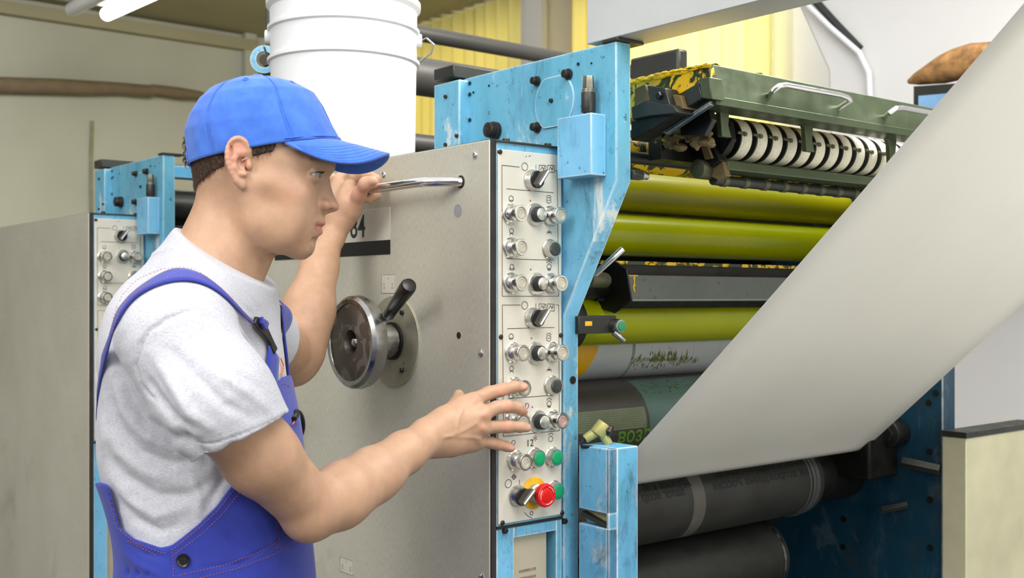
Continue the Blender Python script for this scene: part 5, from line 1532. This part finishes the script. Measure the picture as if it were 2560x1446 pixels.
skin = NT('skin')
at_ = skin.new('ShaderNodeAttribute', attribute_name='tint'); n_ = skin.ramp(skin.noise(55, 4, .6), [(.3, .90), (.7, 1.06)])
skin.base(skin.mix(1.0, at_.outputs['Color'], n_, 'MULTIPLY')); skin.rough(.50)
skin.b.inputs['Subsurface Weight'].default_value = .12
skin.b.inputs['Subsurface Radius'].default_value = (.010, .004, .002); skin.b.inputs['Subsurface Scale'].default_value = 1.0
skin.bump(skin.noise(420, 4, .6), .12, .0006)
M['skin'] = skin.m
lab = 'person in blue cap, grey T-shirt and blue dungarees pressing a button on the cream panel'
root_p = bpy.data.objects.new('person', None); COL.objects.link(root_p); tag(root_p, lab, 'person')
# ---- clothing
NECK = [cap0((598, 470, 0), (556, 640, 0), 56, 60.5, .02), cap0((556, 640, 0), (500, 800, 0), 60.5, 66, .03)]
def shirt_prims():
    P = [Sec(torso_rows(.002), .02)]
    P += [Cap(h3(548, 690, 22), lp(440, 838, 1.285), .058, .062, .035), Cap(h3(548, 690, -22), lp(585, 815, 1.625), .058, .060, .035)]
    P += [cap0((566, 600, 0), (548, 660, 0), 57, 63, .03), cap0((548, 660, 0), (500, 800, 0), 63, 70, .03)]
    # near sleeve, flaring to the hem; far sleeve
    SL = [Cap(lp(440, 850, 1.285), lp(540, 1000, 1.262), .066, .063, .02), Cap(lp(540, 1000, 1.262), lp(640, 1150, 1.280), .063, .0600, .02)]
    def near(P_): return smax(evald(SL, P_), ((P_@np.array(hn, f32))-float(hn.dot(hem))).astype(f32), .0015)
    FL = [Cap(lp(590, 815, 1.63), lp(700, 875, 1.79), .062, .058, .02)]
    def far(P_): return smax(evald(FL, P_), ((P_@np.array(fn_, f32))-float(fn_.dot(fe))).astype(f32), .0015)
    P += [Fn(near, .016, 1, (-.56, 1.14, 1.14), (-.2, 1.40, 1.48)), Fn(far, .03, 1, (-.56, 1.5, 1.25), (-.2, 1.86, 1.5))]
    return P
s0 = Vector(lp(540, 1000, 1.262)); s1 = Vector(lp(612, 1108, 1.272)); sd = (s1-s0).normalized()
hem = Vector(lp(600, 1096, 1.268)); hn = (sd*.93+Vector((.02, -.10, -.16))).normalized()
fe = Vector(lp(668, 848, 1.73)); fn_ = (Vector(lp(655, 850, 1.71))-Vector(lp(590, 815, 1.63))).normalized()
# neckline plane through the collar line of the photograph
ca_, cb_ = Vector(h3(440, 566)), Vector(h3(642, 694)); cd = (cb_-ca_).normalized(); cn = Vector((-cd.z, 0, cd.x))
SHP = shirt_prims()
zb = CAMZ+(HZ-1500)*SP
def cut(P):         # neckline, sleeve ends, waist
    a = (P@np.array(cn, f32))-float(cn.dot(ca_))
    a = np.where(np.abs(P[..., 1]-YC) < .13, a, -1)
    return np.maximum(a, zb-P[..., 2]).astype(f32)
Vs, Qs = mesh_sdf(SHP+[Fn(cut, .0012)], (-.66, 1.15, .98), (-.18, 1.82, 1.56), .0024)
Vs = relax(Vs, Qs, 2, .5)
Ns = vnorm(Vs, Qs)
px, py = proj(Vs); fc = (Ns*(-Vs/np.linalg.norm(Vs, axis=1)[:, None])).sum(1)
nearT = np.clip(fc*3, 0, 1)*(Vs[:, 1] < 1.56)
disp = np.zeros(len(Vs))
def fold(pts, w, amp, taper=True):
    global disp
    d, t = pdist(px, py, pts); e = np.sin(np.pi*np.clip(t, .02, .98))**.6 if taper else 1
    disp += 1.3*amp/1000.*np.exp(-(d/w)**2)*e*nearT
# armhole seam and the folds falling from it
fold([(352, 960), (338, 915), (352, 860), (372, 828), (420, 796), (478, 776), (500, 772)], 4.5, -3.6)
fold([(352, 960), (372, 990), (386, 1000)], 4, -2.2)
for pts, w, a in [
    ([(490, 780), (560, 808), (620, 870), (660, 950)], 8, -4), ([(510, 772), (590, 822), (640, 890), (655, 945)], 9, 3.2),
    ([(540, 770), (600, 800), (650, 880), (668, 930)], 7, -3), ([(600, 760), (650, 810), (672, 880)], 8, -2.6), ([(560, 750), (640, 800), (664, 850)], 9, 2.6),
    ([(380, 880), (430, 960), (470, 1030), (540, 1080)], 16, 4), ([(365, 940), (400, 1000), (440, 1050), (480, 1075)], 11, -5),
    ([(420, 870), (500, 950), (560, 1010), (640, 1050)], 14, -3), ([(450, 860), (540, 930), (620, 985), (690, 1040)], 13, 3),
    ([(500, 860), (590, 925), (660, 980)], 10, -2.8),
    ([(300, 900), (320, 980), (360, 1050), (430, 1100), (520, 1110)], 14, -4.5), ([(285, 940), (310, 1030), (360, 1090), (440, 1130)], 14, 3.6),
    ([(275, 980), (300, 1070), (350, 1130), (430, 1160), (510, 1150)], 13, -3.4), ([(262, 1060), (300, 1130), (360, 1180), (450, 1210)], 16, 3.4),
    ([(262, 1130), (310, 1190), (390, 1240), (470, 1240), (540, 1200)], 15, -3.8), ([(270, 1180), (320, 1250), (390, 1290), (480, 1270)], 14, 3.2),
    ([(290, 1230), (340, 1300), (400, 1330), (460, 1310)], 12, -3.4), ([(440, 1060), (470, 1110), (520, 1150), (570, 1160)], 16, -5),
    ([(480, 1200), (500, 1250), (495, 1300)], 12, 3.5), ([(540, 1160), (560, 1200), (520, 1260)], 12, -3.5),
    ([(590, 1100), (560, 1160), (570, 1210)], 14, -4), ([(255, 1040), (262, 1100), (258, 1150)], 10, 2.5),
    ([(470, 600), (540, 660), (620, 720), (650, 760)], 7, 1.4), ([(440, 640), (520, 700), (600, 760)], 9, -1.3), ([(520, 640), (600, 700), (655, 790)], 8, -1.6),
    ([(300, 820), (290, 900), (300, 960)], 12, -2)]: fold(pts, w, a)
# sleeve hem stitching, hem waviness
fold([(486, 1118), (540, 1108), (600, 1088), (660, 1064), (712, 1036)], 2.6, -1.3, False)
disp += .0003*np.sin(px*.11+py*.07)*np.sin(py*.05-px*.05)*nearT
fold([(452, 586), (500, 622), (560, 668), (615, 700), (640, 712)], 2.4, -1.0, False)
Vs = Vs+Ns*disp[:, None]
def heather():
    t = NT('heather_grey_jersey')
    n = t.noise(260, 3, .6, (1, 1, 5))
    c = t.ramp(n, [(.30, srgb(172, 174, 186)), (.52, srgb(199, 200, 208)), (.72, srgb(212, 213, 219))])
    t.base(c); t.rough(.9); t.b.inputs['Sheen Weight'].default_value = .15
    t.bump(t.noise(900, 2, .5), .12, .0005); return t.m
M['shirt'] = heather()
shirt = np_mesh('t_shirt', Vs, Qs, [M['shirt']], root_p)
# one continuous body: head, torso and arms
V = np.vstack([Vb, Vh]); Q = np.vstack([Qb, Qh+len(Vb)]); T = np.vstack([Tb, Th])
O = (0, 0, 0)
def tuck(V, N, sel):       # skin stays under the cloth that covers it
    P = V[sel].astype(f32)
    d = evald(SHP, P); c = cut(P); d = np.where(d > .028, -1, d)
    push = np.where(c < -.004, np.clip(d+.006, 0, .05), 0)*np.clip((-c-.004)/.004, 0, 1)
    V[sel] -= N[sel]*push[:, None]
N = np.vstack([Nb, Nh])
fore = (V[:, 1] > 1.45) & (V[:, 0] > -.36)
e_ = ((V@np.array(hn))-float(hn.dot(hem)))
ef_ = ((V@np.array(fn_))-float(fn_.dot(fe)))
sel = np.where((V[:, 2] < 1.52) & ~((V[:, 1] > 1.58) & (ef_ > -.004)) & ~((V[:, 1] > 1.76)) & ~((e_ > -.004) & (V[:, 0] > -.40) & (V[:, 1] < 1.46)) & (V[:, 0] < -.2))[0]
for _ in range(2): tuck(V, N, sel)
body = np_mesh('body', V, Q, [M['skin']], root_p, T)

bvhS = BVHTree.FromPolygons([tuple(v) for v in Vs], [tuple(q) for q in Qs.tolist()])

# dungarees: torso shell below the armhole curve, bib in front
gx = np.array([150, 262, 275, 285, 300, 334, 402, 429, 455, 497, 542, 591, 640, 672, 688, 697, 716, 900]); gy_ = np.array([1205, 1208, 1222, 1265, 1318, 1347, 1370, 1364, 1345, 1311, 1266, 1198, 1096, 1000, 958, 940, 932, 930])
def rng(P):
    Yn = P[..., 1]; k = np.where(Yn < YC, 1.0, (2*YC-Yn)/Yn*0+1.0)
    # outline defined on the near flank, mirrored to the far flank
    ym = YC-np.abs(Yn-YC); ym = np.minimum(ym, YC-.05)
    pxx = 1280+F*P[..., 0]/ym; pyy = HZ-F*(P[..., 2]-CAMZ)/ym
    g = np.interp(pxx, gx, gy_)
    return ((g-pyy)*ym/F*.8).astype(f32)
OVP = [Sec(torso_rows(-.0055), .02), Fn(rng, .002), Half((0, 0, -1), -.93, .001)]
zl_ = .93
OVP = [Sec(torso_rows(-.0055), .02), Fn(rng, .002)]
Vo, Qo = mesh_sdf(OVP, (-.66, 1.24, .925), (-.22, 1.70, 1.40), .0024)
Vo = relax(Vo, Qo, 2, .5); No = vnorm(Vo, Qo)
pxo, pyo = proj(Vo); fo = (No*(-Vo/np.linalg.norm(Vo, axis=1)[:, None])).sum(1); nearO = np.clip(fo*3, 0, 1)
do = np.zeros(len(Vo))
def foldo(pts, w, amp, taper=True):
    global do
    d, t = pdist(pxo, pyo, pts); e = np.sin(np.pi*np.clip(t, .02, .98))**.6 if taper else 1
    do += amp/1000.*np.exp(-(d/w)**2)*e*nearO
for pts, w, a in [([(300, 1370), (340, 1410), (400, 1440)], 10, 3), ([(310, 1350), (360, 1385), (415, 1395)], 8, -2.5), ([(560, 1330), (600, 1370), (640, 1390)], 12, -3), ([(620, 1230), (660, 1280), (700, 1300)], 14, 3),
                  ([(640, 1300), (690, 1350), (740, 1370)], 12, -3), ([(500, 1420), (600, 1410), (700, 1350), (762, 1300)], 4, -2.2), ([(428, 1368), (432, 1410), (436, 1446)], 4, -3), ([(700, 1250), (698, 1330), (696, 1380)], 4, -2),
                  ([(320, 1420), (318, 1446)], 5, -3), ([(345, 1424), (344, 1446)], 5, -3), ([(372, 1430), (370, 1446)], 5, -3), ([(600, 1220), (650, 1250), (690, 1240)], 12, -2.5)]: foldo(pts, w, a)
Vo = Vo+No*do[:, None]
def twill():
    t = NT('royal_blue_twill')
    c = t.ramp(t.noise(14, 5, .6), [(.3, srgb(34, 48, 148)), (.7, srgb(44, 62, 172))])
    t.base(c); t.rough(.8); t.b.inputs['Sheen Weight'].default_value = .2
    t.bump(t.noise(800, 3, .6), .25, .0006); return t.m
M['twill'] = twill(); M['orange'] = plain('orange_stitching', (190, 100, 70), .7); M['orange_trim'] = plain('orange_piping', (250, 120, 20), .6)
dung = np_mesh('dungarees', Vo, Qo, [M['twill']], root_p)
bvhO = BVHTree.FromPolygons([tuple(v) for v in Vo], [tuple(q) for q in Qo.tolist()])
def hit(px_, py_, trees=(bvhS,), off=0.0):
    d = Vector(((px_-1280)/F, 1, (HZ-py_)/F)).normalized(); best = None
    for t in trees:
        h_, n_, i_, ds = t.ray_cast(Vector((0, 0, CAMZ)), d)
        if h_ is not None and (best is None or ds < best[2]): best = (h_, n_, ds)
    return None if best is None else (best[0]+best[1]*off, best[1])
def on_cloth(pts, trees, off, step=6):
    out = []
    for a, b in zip(pts, pts[1:]):
        n = max(1, int(math.hypot(b[0]-a[0], b[1]-a[1])/step))
        for k in range(n):
            h_ = hit(a[0]+(b[0]-a[0])*k/n, a[1]+(b[1]-a[1])*k/n, trees, off)
            if h_ and h_[0].y < 1.6: out.append(h_[0])
    return out
def stitch(lines, trees, off, mat, name, parent, r=.00035, dash=True):
    b = B()
    for L in lines:
        P = on_cloth(L, trees, off, 4)
        if not dash:
            if len(P) > 2: b.tube(P, r, 6)
            continue
        for i in range(0, len(P)-1, 2):
            if (P[i+1]-P[i]).length < .012: b.tube([P[i], P[i+1]], r, 5)
    return b.part(name, mat, parent, kind='stuff')
# seams in orange thread
stitch([[(275, 1250), (292, 1318), (336, 1356), (402, 1382), (418, 1384)], [(432, 1376), (460, 1352), (500, 1320), (546, 1276), (592, 1214)], [(432, 1390), (470, 1362), (512, 1330), (556, 1286), (600, 1230)],
        [(430, 1372), (434, 1446)], [(446, 1440), (560, 1414), (660, 1376), (757, 1316)], [(500, 1446), (600, 1420), (690, 1384), (760, 1330)], [(320, 1352), (398, 1392)], [(698, 1270), (697, 1340), (694, 1380)],
        [(688, 972), (706, 958), (726, 968)]], (bvhO,), .0007, M['orange'], 'orange_stitching', dung)
h_ = hit(459, 1402, (bvhO,), 0)
if h_:
    b = B(); b.lathe(h_[0], h_[1], [(0, .0078), (.0022, .0082), (.0032, .0076), (.0028, .0060), (.0022, .0052)], 32)
    b.part('waist_button', M['black_plastic'], dung)
    b = B(); dd, uu, vv = frame_of(h_[1])
    for s1_ in (-1, 1):
        for s2_ in (-1, 1):
            c_ = h_[0]+uu*.0018*s1_+vv*.0018*s2_; b.cyl(c_+dd*.0018, c_+dd*.0026, .0007, seg=8)
    b.part('button_hole', M['line'], dung)
# near shoulder strap laid on the shirt
def ribbon(top, bot, trees, off, mat, name, parent, th=.0018, yl=1.62):
    def res(L, n):
        L = [Vector((a, b, 0)) for a, b in L]; d = [0]
        for a, b in zip(L, L[1:]): d.append(d[-1]+(b-a).length)
        out = []
        for k in range(n):
            s = d[-1]*k/(n-1); i = max(0, min(len(L)-2, sum(1 for q in d if q <= s)-1)); u = (s-d[i])/max(1e-6, d[i+1]-d[i]); out.append(L[i].lerp(L[i+1], u))
        return out
    n = 46; A = res(top, n); C_ = res(bot, n); rows = []
    for p, q in zip(A, C_):
        r = []
        for k in range(5):
            m = p.lerp(q, k/4); h_ = hit(m.x, m.y, trees, off); r.append(h_)
        if all(x is not None and x[0].y < yl for x in r): rows.append(r)
    # smooth along the strap
    G = np.array([[tuple(x[0]) for x in r] for r in rows])
    for _ in range(10): G[1:-1] = G[1:-1]*.4+(G[:-2]+G[2:])*.3
    for g_ in G:
        l_ = np.linalg.norm(g_[4]-g_[0])
        if l_ > .056: g_[:] = g_[4]+(g_-g_[4])*(.056/l_)
    if name == 'shoulder_strap':      # the strap runs on down the back to the dungarees
        while len(G) > 20 and (np.linalg.norm(G[0][4]-G[0][0]) > .0565 or G[0][:, 2].mean() < 1.385): G = G[1:]
        wv = Vector(G[0][4]-G[0][0]); cur = Vector(G[0].mean(0)); ext = []; wl_ = .040
        for k in range(10):
            q_, n_, _i, _d = bvhS.find_nearest(cur+Vector((-.02, .030-.001*k, -.026)))
            cur = q_+n_*.0045; ln = Vector((0, .5, -1)).cross(n_).normalized()
            if ln.dot(wv) < 0: ln = -ln
            row = []
            for j in range(5):
                r_, m_, _i, _d = bvhS.find_nearest(cur+ln*wl_*(j/4-.5)); row.append(tuple(r_+m_*.0045))
            ext.append(row)
        G = np.concatenate([np.array(ext[::-1]), G])
        for _ in range(4): G[1:-1] = G[1:-1]*.5+(G[:-2]+G[2:])*.25
    ob = B().grid([[tuple(v) for v in r] for r in G]).part(name, mat, parent, ang=180)
    m = ob.modifiers.new('s', 'SOLIDIFY'); m.thickness = th; m.offset = 0
    return ob, G
TOP = [(275, 868), (283, 842), (295, 797), (313, 744), (338, 715), (362, 698), (410, 680), (453, 675), (483, 680), (514, 700), (544, 724), (575, 755), (604, 786), (628, 806)]
BOT = [(277, 884), (292, 838), (307, 793), (331, 756), (368, 731), (422, 710), (450, 707), (477, 707), (514, 716), (544, 735), (572, 762), (600, 793), (624, 812)]
strap, G = ribbon(TOP, BOT, (bvhS,), .0045, M['twill'], 'shoulder_strap', dung)
stitch([[(a, b+4) for a, b in TOP[2:]], [(a, b-4) for a, b in BOT[1:9]]], (bvhS,), .0058, M['orange'], 'strap_stitching', strap)
# buckle
bk, bkG = ribbon([(628, 794), (640, 798), (652, 816), (662, 836), (668, 850), (679, 874)], [(622, 808), (634, 828), (648, 842), (660, 858), (668, 880), (672, 888)], (bvhS,), .006, M['black_plastic'], 'strap_buckle', dung, .004)
ribbon([(634, 796), (646, 806), (650, 812)], [(632, 806), (640, 818), (644, 822)], (bvhS,), .010, M['twill'], 'strap_loop', dung, .004)
def band(path, width, tree, off, mirror, name, mat, th=.002, lat=None):      # cloth band laid along 3D points on the shirt
    rows = []; n = len(path)
    for i, p in enumerate(path):
        p = Vector(p)
        if mirror: p.y = 2*YC-p.y+.055
        q, nn, _i, _d = tree.find_nearest(p); a_ = Vector(path[max(0, i-1)]); c_ = Vector(path[min(n-1, i+1)])
        t_ = c_-a_
        if mirror: t_.y = -t_.y
        s_ = nn.cross(t_).normalized()
        if lat is not None and s_.dot(lat) < 0: s_ = -s_
        row = []
        for j in range(5):
            r_, m_, _i, _d = tree.find_nearest(q+s_*width*(j/4-.5)); row.append(np.array(r_+m_*off))
        rows.append(row)
    A_ = np.array(rows)
    for _ in range(6): A_[1:-1] = A_[1:-1]*.5+(A_[:-2]+A_[2:])*.25
    ob = B().grid([[tuple(v) for v in r] for r in A_]).part(name, mat, dung, ang=180)
    m = ob.modifiers.new('s', 'SOLIDIFY'); m.thickness = th; m.offset = 0
    return A_
be = bkG[-1].mean(0); bt = Vector(h3(716, 948, 62))
fr = [tuple(Vector(be).lerp(bt, k/8)) for k in range(9)]
band(fr, .034, bvhS, .0055, False, 'bib_strap', M['twill'])
# far shoulder strap, mirrored over the other shoulder
mid_ = [tuple(g.mean(0)) for g in G]+[tuple(g.mean(0)) for g in bkG][::6]+fr
far_ = band(mid_, .034, bvhS, .0045, True, 'shoulder_strap', M['twill'])
stitch([[(696, 896), (703, 914), (702, 930), (696, 942)], [(735, 1048), (724, 1066)]], (bvhS, bvhO), .003, M['orange_trim'], 'orange_piping', dung, .0010, False)
stitch([[(736, 1030), (735, 1042), (726, 1054)]], (bvhO,), .003, M['black_plastic'], 'black_bib_patch', dung, .004, False)

# trousers, boots, down to the floor
def leg_prims(g=0.0):
    P = [Sec([(.955, -.412, YC, .112+g, .146+g), (.90, -.412, YC, .120+g, .162+g), (.80, -.41, YC, .10+g, .166+g)], .02)]
    for s in (-1, 1):
        P += [Cap((-.41, YC+s*.085, .86), (-.375, YC+s*.10, .50), .085+g, .062+g, .03), Cap((-.375, YC+s*.10, .50), (-.43, YC+s*.105, .10), .062+g, .055+g, .02)]
    return P
Vl, Ql = mesh_sdf(leg_prims(.006), (-.62, 1.22, .0), (-.2, 1.72, 1.03), .006)
np_mesh('trouser_legs', relax(Vl, Ql, 2), Ql, [M['twill']], dung)
for s in (-1, 1):
    bp = [Cap((-.44, YC+s*.105, .055), (-.29, YC+s*.115, .042), .045, .040, .03), Cap((-.43, YC+s*.105, .06), (-.43, YC+s*.105, .16), .045, .05, .02), Half((0, 0, -1), -.001, .002)]
    Vf, Qf = mesh_sdf(bp, (-.55, YC-.26, -.01), (-.2, YC+.26, .23), .005)
    np_mesh('work_boot', Vf, Qf, [M['blackened']], root_p)
Vn, Qn = None, None

# eyes
for s in (1, -1):
    c = Vector(h3(EYE[0], EYE[1], s*EYE[2])); look = Vector((.985, .10, -.14)).normalized()
    e = B().sphere(c, .0119, 28, 18).part('eye', plain('eye_white', (158, 148, 138), .15, 0, .03), root_p)
    iris = plain('grey_blue_iris', (84, 94, 94), .2, 0, .25, 300)
    B().lathe(c, look, [(.01045, .0060), (.0113, .0052), (.01165, .0040)], 28).part('iris', iris, e)
    B().lathe(c, look, [(.0114, .0024), (.0119, .0020), (.0120, .0010)], 20).part('pupil', M['black_bar'], e)
# upper lashes along the lid edge
for s in (1, -1):
    c = Vector(h3(EYE[0], EYE[1], s*EYE[2])); b = B()
    arc = []
    for a in np.linspace(-.75, .95, 14):
        d_ = Vector((math.cos(a), -s*math.sin(a), .245-.05*a*a)).normalized(); arc.append(c+d_*.0128)
    b.tube(arc, .0006, 6)
    for i, p in enumerate(arc):
        for k in range(3 if s > 0 else 0):
            q = p+Vector((.001*k/3, 0, 0)); d_ = (p-c).normalized(); b.tube([q, q+d_*.0022+Vector((0, 0, -.0006)), q+d_*.0042+Vector((0, 0, .0003))], [.0003, .00022, .00005], 4)
    b.part('eyelashes', plain('dark_lash', (50, 36, 28), .7), root_p)
# hair: close-cropped sides and nape
HPh = [p for p in HP[:7]]
hair_p = [Fn(lambda P: evald(HP[:4]+[p for p in HP if isinstance(p, Cap) and abs(p.ra-.050) < .0005], P)-.0016, .002, 1)]
def hair_cut(P):
    u = 1280+P[..., 0]/SP; v = HZ-(P[..., 2]-CAMZ)/SP; w = np.abs(P[..., 1]-YC)*1000
    nape = np.where(u < 600, v-(486-(u-480)*.55-np.maximum(0, u-560)*2.0), 999.)
    front = np.where(u >= 560, np.maximum(v-(411-(u-660)*.30), (u-716+(v-380)*.3)), 999.)
    gap = np.where((u > 592) & (u < 648), v-330, -999)
    d = np.minimum(nape, front)
    return (np.maximum(d, gap)*SP).astype(f32)
Vr, Qr = mesh_sdf(hair_p+[Fn(hair_cut, .004)], lo, hi, .0022)
Nr = vnorm(Vr, Qr)
rn = np.random.RandomState(4)
Vr = Vr+Nr*(rn.rand(len(Vr))*.0012)[:, None]
M['hair'] = plain('dark_brown_hair', (88, 68, 54), .6, 0, .4, 220)
hair = np_mesh('hair', Vr, Qr, [M['hair']], root_p)
# fine hair strands at nape, temple and through the cap opening
b = B(); rs = random.Random(9)
cand = [i for i in range(len(Vr)) if Nr[i][2] > -.9]
uu_ = 1280+Vr[:, 0]/SP; vv_ = HZ-(Vr[:, 2]-CAMZ)/SP
edge_i = [i for i in cand if (uu_[i] < 600 and vv_[i] > 395) or (uu_[i] > 648 and vv_[i] > 355)]
for k in range(2600):
    i = rs.choice(edge_i); p = Vector(Vr[i]); n = Vector(Nr[i]); front = uu_[i] > 648
    g = Vector((-.25 if not front else .15, 0, -1)); g = (g-n*g.dot(n)).normalized(); L = rs.uniform(.006, .014)
    q = p+g*L+n*rs.uniform(.0002, .0022)+Vector((rs.uniform(-.0015, .0015), rs.uniform(-.0015, .0015), 0))
    s = g.cross(n).normalized()*.00022
    b.add([p-s+n*.0003, p+s+n*.0003, p+n*.0008, q], [(0, 1, 3), (1, 2, 3), (2, 0, 3)])
b.part('hair_strands', M['hair'], hair, kind='stuff')
b = B()
for k in range(140):
    p = Vector(h3(482, rs.uniform(345, 405), rs.uniform(-22, 26))); q = p+Vector((-rs.uniform(.002, .008), rs.uniform(-.005, .005), -rs.uniform(.002, .014)))
    b.tube([p+Vector((.012, 0, .004)), p, p.lerp(q, .5)+Vector((-.003, 0, .001)), q], [.0006, .0006, .0005, .0001], 4)
b.part('hair_tuft', M['hair'], hair, kind='stuff')

# ---- cap
FP = [(0, 850, 352), (.12, 838, 331), (.28, 822, 302), (.45, 803, 262), (.6, 782, 232), (.74, 744, 212), (.88, 700, 200), (1, 645, 194)]
BP_ = [(0, 480, 416), (.12, 474, 376), (.28, 471, 334), (.45, 480, 296), (.6, 502, 260), (.74, 537, 228), (.88, 585, 205), (1, 645, 194)]
WP = [(0, 79), (.12, 80.5), (.28, 81), (.45, 78), (.6, 71), (.74, 57), (.88, 33), (1, 0)]
def itp(tab, t, j): return float(np.interp(t, [r[0] for r in tab], [r[j] for r in tab]))
def cap_pt(t, ph, off=0.0):
    uF, vF, uB, vB = itp(FP, t, 1), itp(FP, t, 2), itp(BP_, t, 1), itp(BP_, t, 2); w = itp(WP, t, 1)
    c = (uF+uB)/2; a = abs(uF-uB)/2; cs, sn = math.cos(ph), math.sin(ph)
    k = 2.15; rr = (abs(cs)**k+abs(sn)**k)**(-1/k)
    u = c+a*cs*rr; v = vB+(vF-vB)*((u-uB)/max(1e-6, uF-uB)) if uF > uB+1 else vF
    # the side edge dips a little below the straight rim line
    v += 4*(1-t)**6*abs(sn)
    p = Vector(h3(u, v, w*sn*rr))
    if off:
        cen = Vector(h3(648, 360, 0)); p += (p-cen).normalized()*off
    return p
NPH, NTT = 144, 46
rows = []; ts = [1-(1-i/(NTT-1))**1.0 for i in range(NTT)]
ts = [i/(NTT-1) for i in range(NTT)]
for t_ in ts:
    r = []
    for j in range(NPH):
        ph = 2*math.pi*j/NPH
        o_ = 0
        for s_ in range(6):
            d_ = abs((ph-(s_*math.pi/3+math.pi/6*0)+math.pi) % (2*math.pi)-math.pi)
            o_ -= .0012*math.exp(-(d_/.022)**2)*(1-t_**8)
        o_ += .0010*math.sin(ph*9+3*t_)*math.sin(t_*11+ph*2)*(1-t_)+.0007*math.sin(ph*17-t_*6)*(1-t_)
        r.append(cap_pt(t_, ph, o_))
    rows.append(r)
b = B(); vs = [p for r in rows for p in r]; fs = []
for i in range(NTT-1):
    for j in range(NPH):
        k = (j+1) % NPH; ph = 2*math.pi*(j+.5)/NPH
        dback = abs(ph-math.pi)
        if (dback/.36)**2+(ts[i]/.26)**2 < 1 and ts[i] > .035: continue
        fs.append((i*NPH+j, i*NPH+k, (i+1)*NPH+k, (i+1)*NPH+j))
b.add(vs, fs)
def capcloth():
    t = NT('cobalt_cap_cotton')
    t.base(t.ramp(t.noise(60, 4, .6), [(.3, srgb(56, 106, 206)), (.7, srgb(68, 122, 220))])); t.rough(.82); t.b.inputs['Sheen Weight'].default_value = .25
    t.bump(t.noise(700, 3, .6), .25, .0006); return t.m
M['cap'] = capcloth()
capo = b.part('cap', M['cap'], root_p, 'bright blue baseball cap', ang=180)
m = capo.modifiers.new('s', 'SOLIDIFY'); m.thickness = .0016; m.offset = 0
# brim
def brim_pt(s, r, under=0.0):
    ph = s*math.radians(66); base = cap_pt(0.0, ph, .0006)
    w = (YC-base.y)*1000
    L = .064*(1-abs(s)**2.6)**.75 if abs(s) < 1 else 0
    lat = s*78
    fwd = L*r
    wr = w+(lat*1.02-w)*r*.35
    x = base.x+fwd*1.0
    drop = .26*fwd+.0158*(abs(wr)/45)**2*min(1, fwd/.060)**1.2
    return Vector((x, YC-wr/1000., base.z-drop-.0015-under))
rows = [[brim_pt(-1+2*j/48, i/16) for j in range(49)] for i in range(17)]
bo = B().grid(rows).part('cap_brim', M['cap'], capo, ang=180)
m = bo.modifiers.new('s', 'SOLIDIFY'); m.thickness = .0034; m.offset = 0
b = B()
for k in range(1, 7):
    rr = .25+.11*k; P_ = []
    for j in range(61):
        s_ = -.93+1.86*j/60; p_ = brim_pt(s_, rr); n_ = (brim_pt(s_, rr+.02)-p_).cross(brim_pt(s_+.01, rr)-p_).normalized()
        if n_.z < 0: n_ = -n_
        P_.append(p_+n_*.0018)
    b.tube(P_, .00020, 5)
b.part('brim_stitching', plain('darker_blue_thread', (46, 96, 200), .8), bo, kind='stuff')
c = cap_pt(1, 0)+Vector((0, 0, .001)); B().lathe(c-Vector((0, 0, .002)), (0, 0, 1), [(0, .0085), (.003, .0080), (.0048, .0055), (.0052, .001)], 28).part('cap_button', M['cap'], capo)
for t_, ph in ((.74, -math.radians(90)+.0), (.70, -math.radians(150)), (.70, -math.radians(30)), (.74, math.radians(90)), (.70, math.radians(150)), (.7, math.radians(30))):
    ph = -ph; p = cap_pt(t_, ph, .0008); n = (p-Vector(h3(648, 380, 0))).normalized(); dd, u_, v_ = frame_of(n)
    ring = [p+(u_*math.cos(a)+v_*math.sin(a))*.0032 for a in np.linspace(0, 2*math.pi, 17)[:-1]]
    B().tube(ring, .0010, 8, closed=True).part('eyelet', M['cap'], capo)
b = B()
for k_ in range(6):
    ph = k_*math.pi/3
    for dd_ in (-.022, .022):
        b.tube([cap_pt(t_, ph+dd_*(1-.75*t_), .0008) for t_ in np.linspace(.30 if k_ == 3 else .03, .97, 40)], .00018, 5)
b.part('panel_stitching', plain('darker_blue_cap_thread', (50, 100, 204), .8), capo, kind='stuff')
# band seam line above the brim and the strap at the back
b = B(); b.tube([cap_pt(.035, a, .0014) for a in np.linspace(-1.15, 1.15, 50)], .0009, 6); b.part('brim_seam', M['cap'], capo)
rows = [[cap_pt(t_, a, .0006) for a in np.linspace(math.pi-.42, math.pi+.42, 16)] for t_ in (0, .03, .06, .09)]
so = B().grid(rows).part('cap_strap', M['cap'], capo, ang=180); m = so.modifiers.new('s', 'SOLIDIFY'); m.thickness = .0022
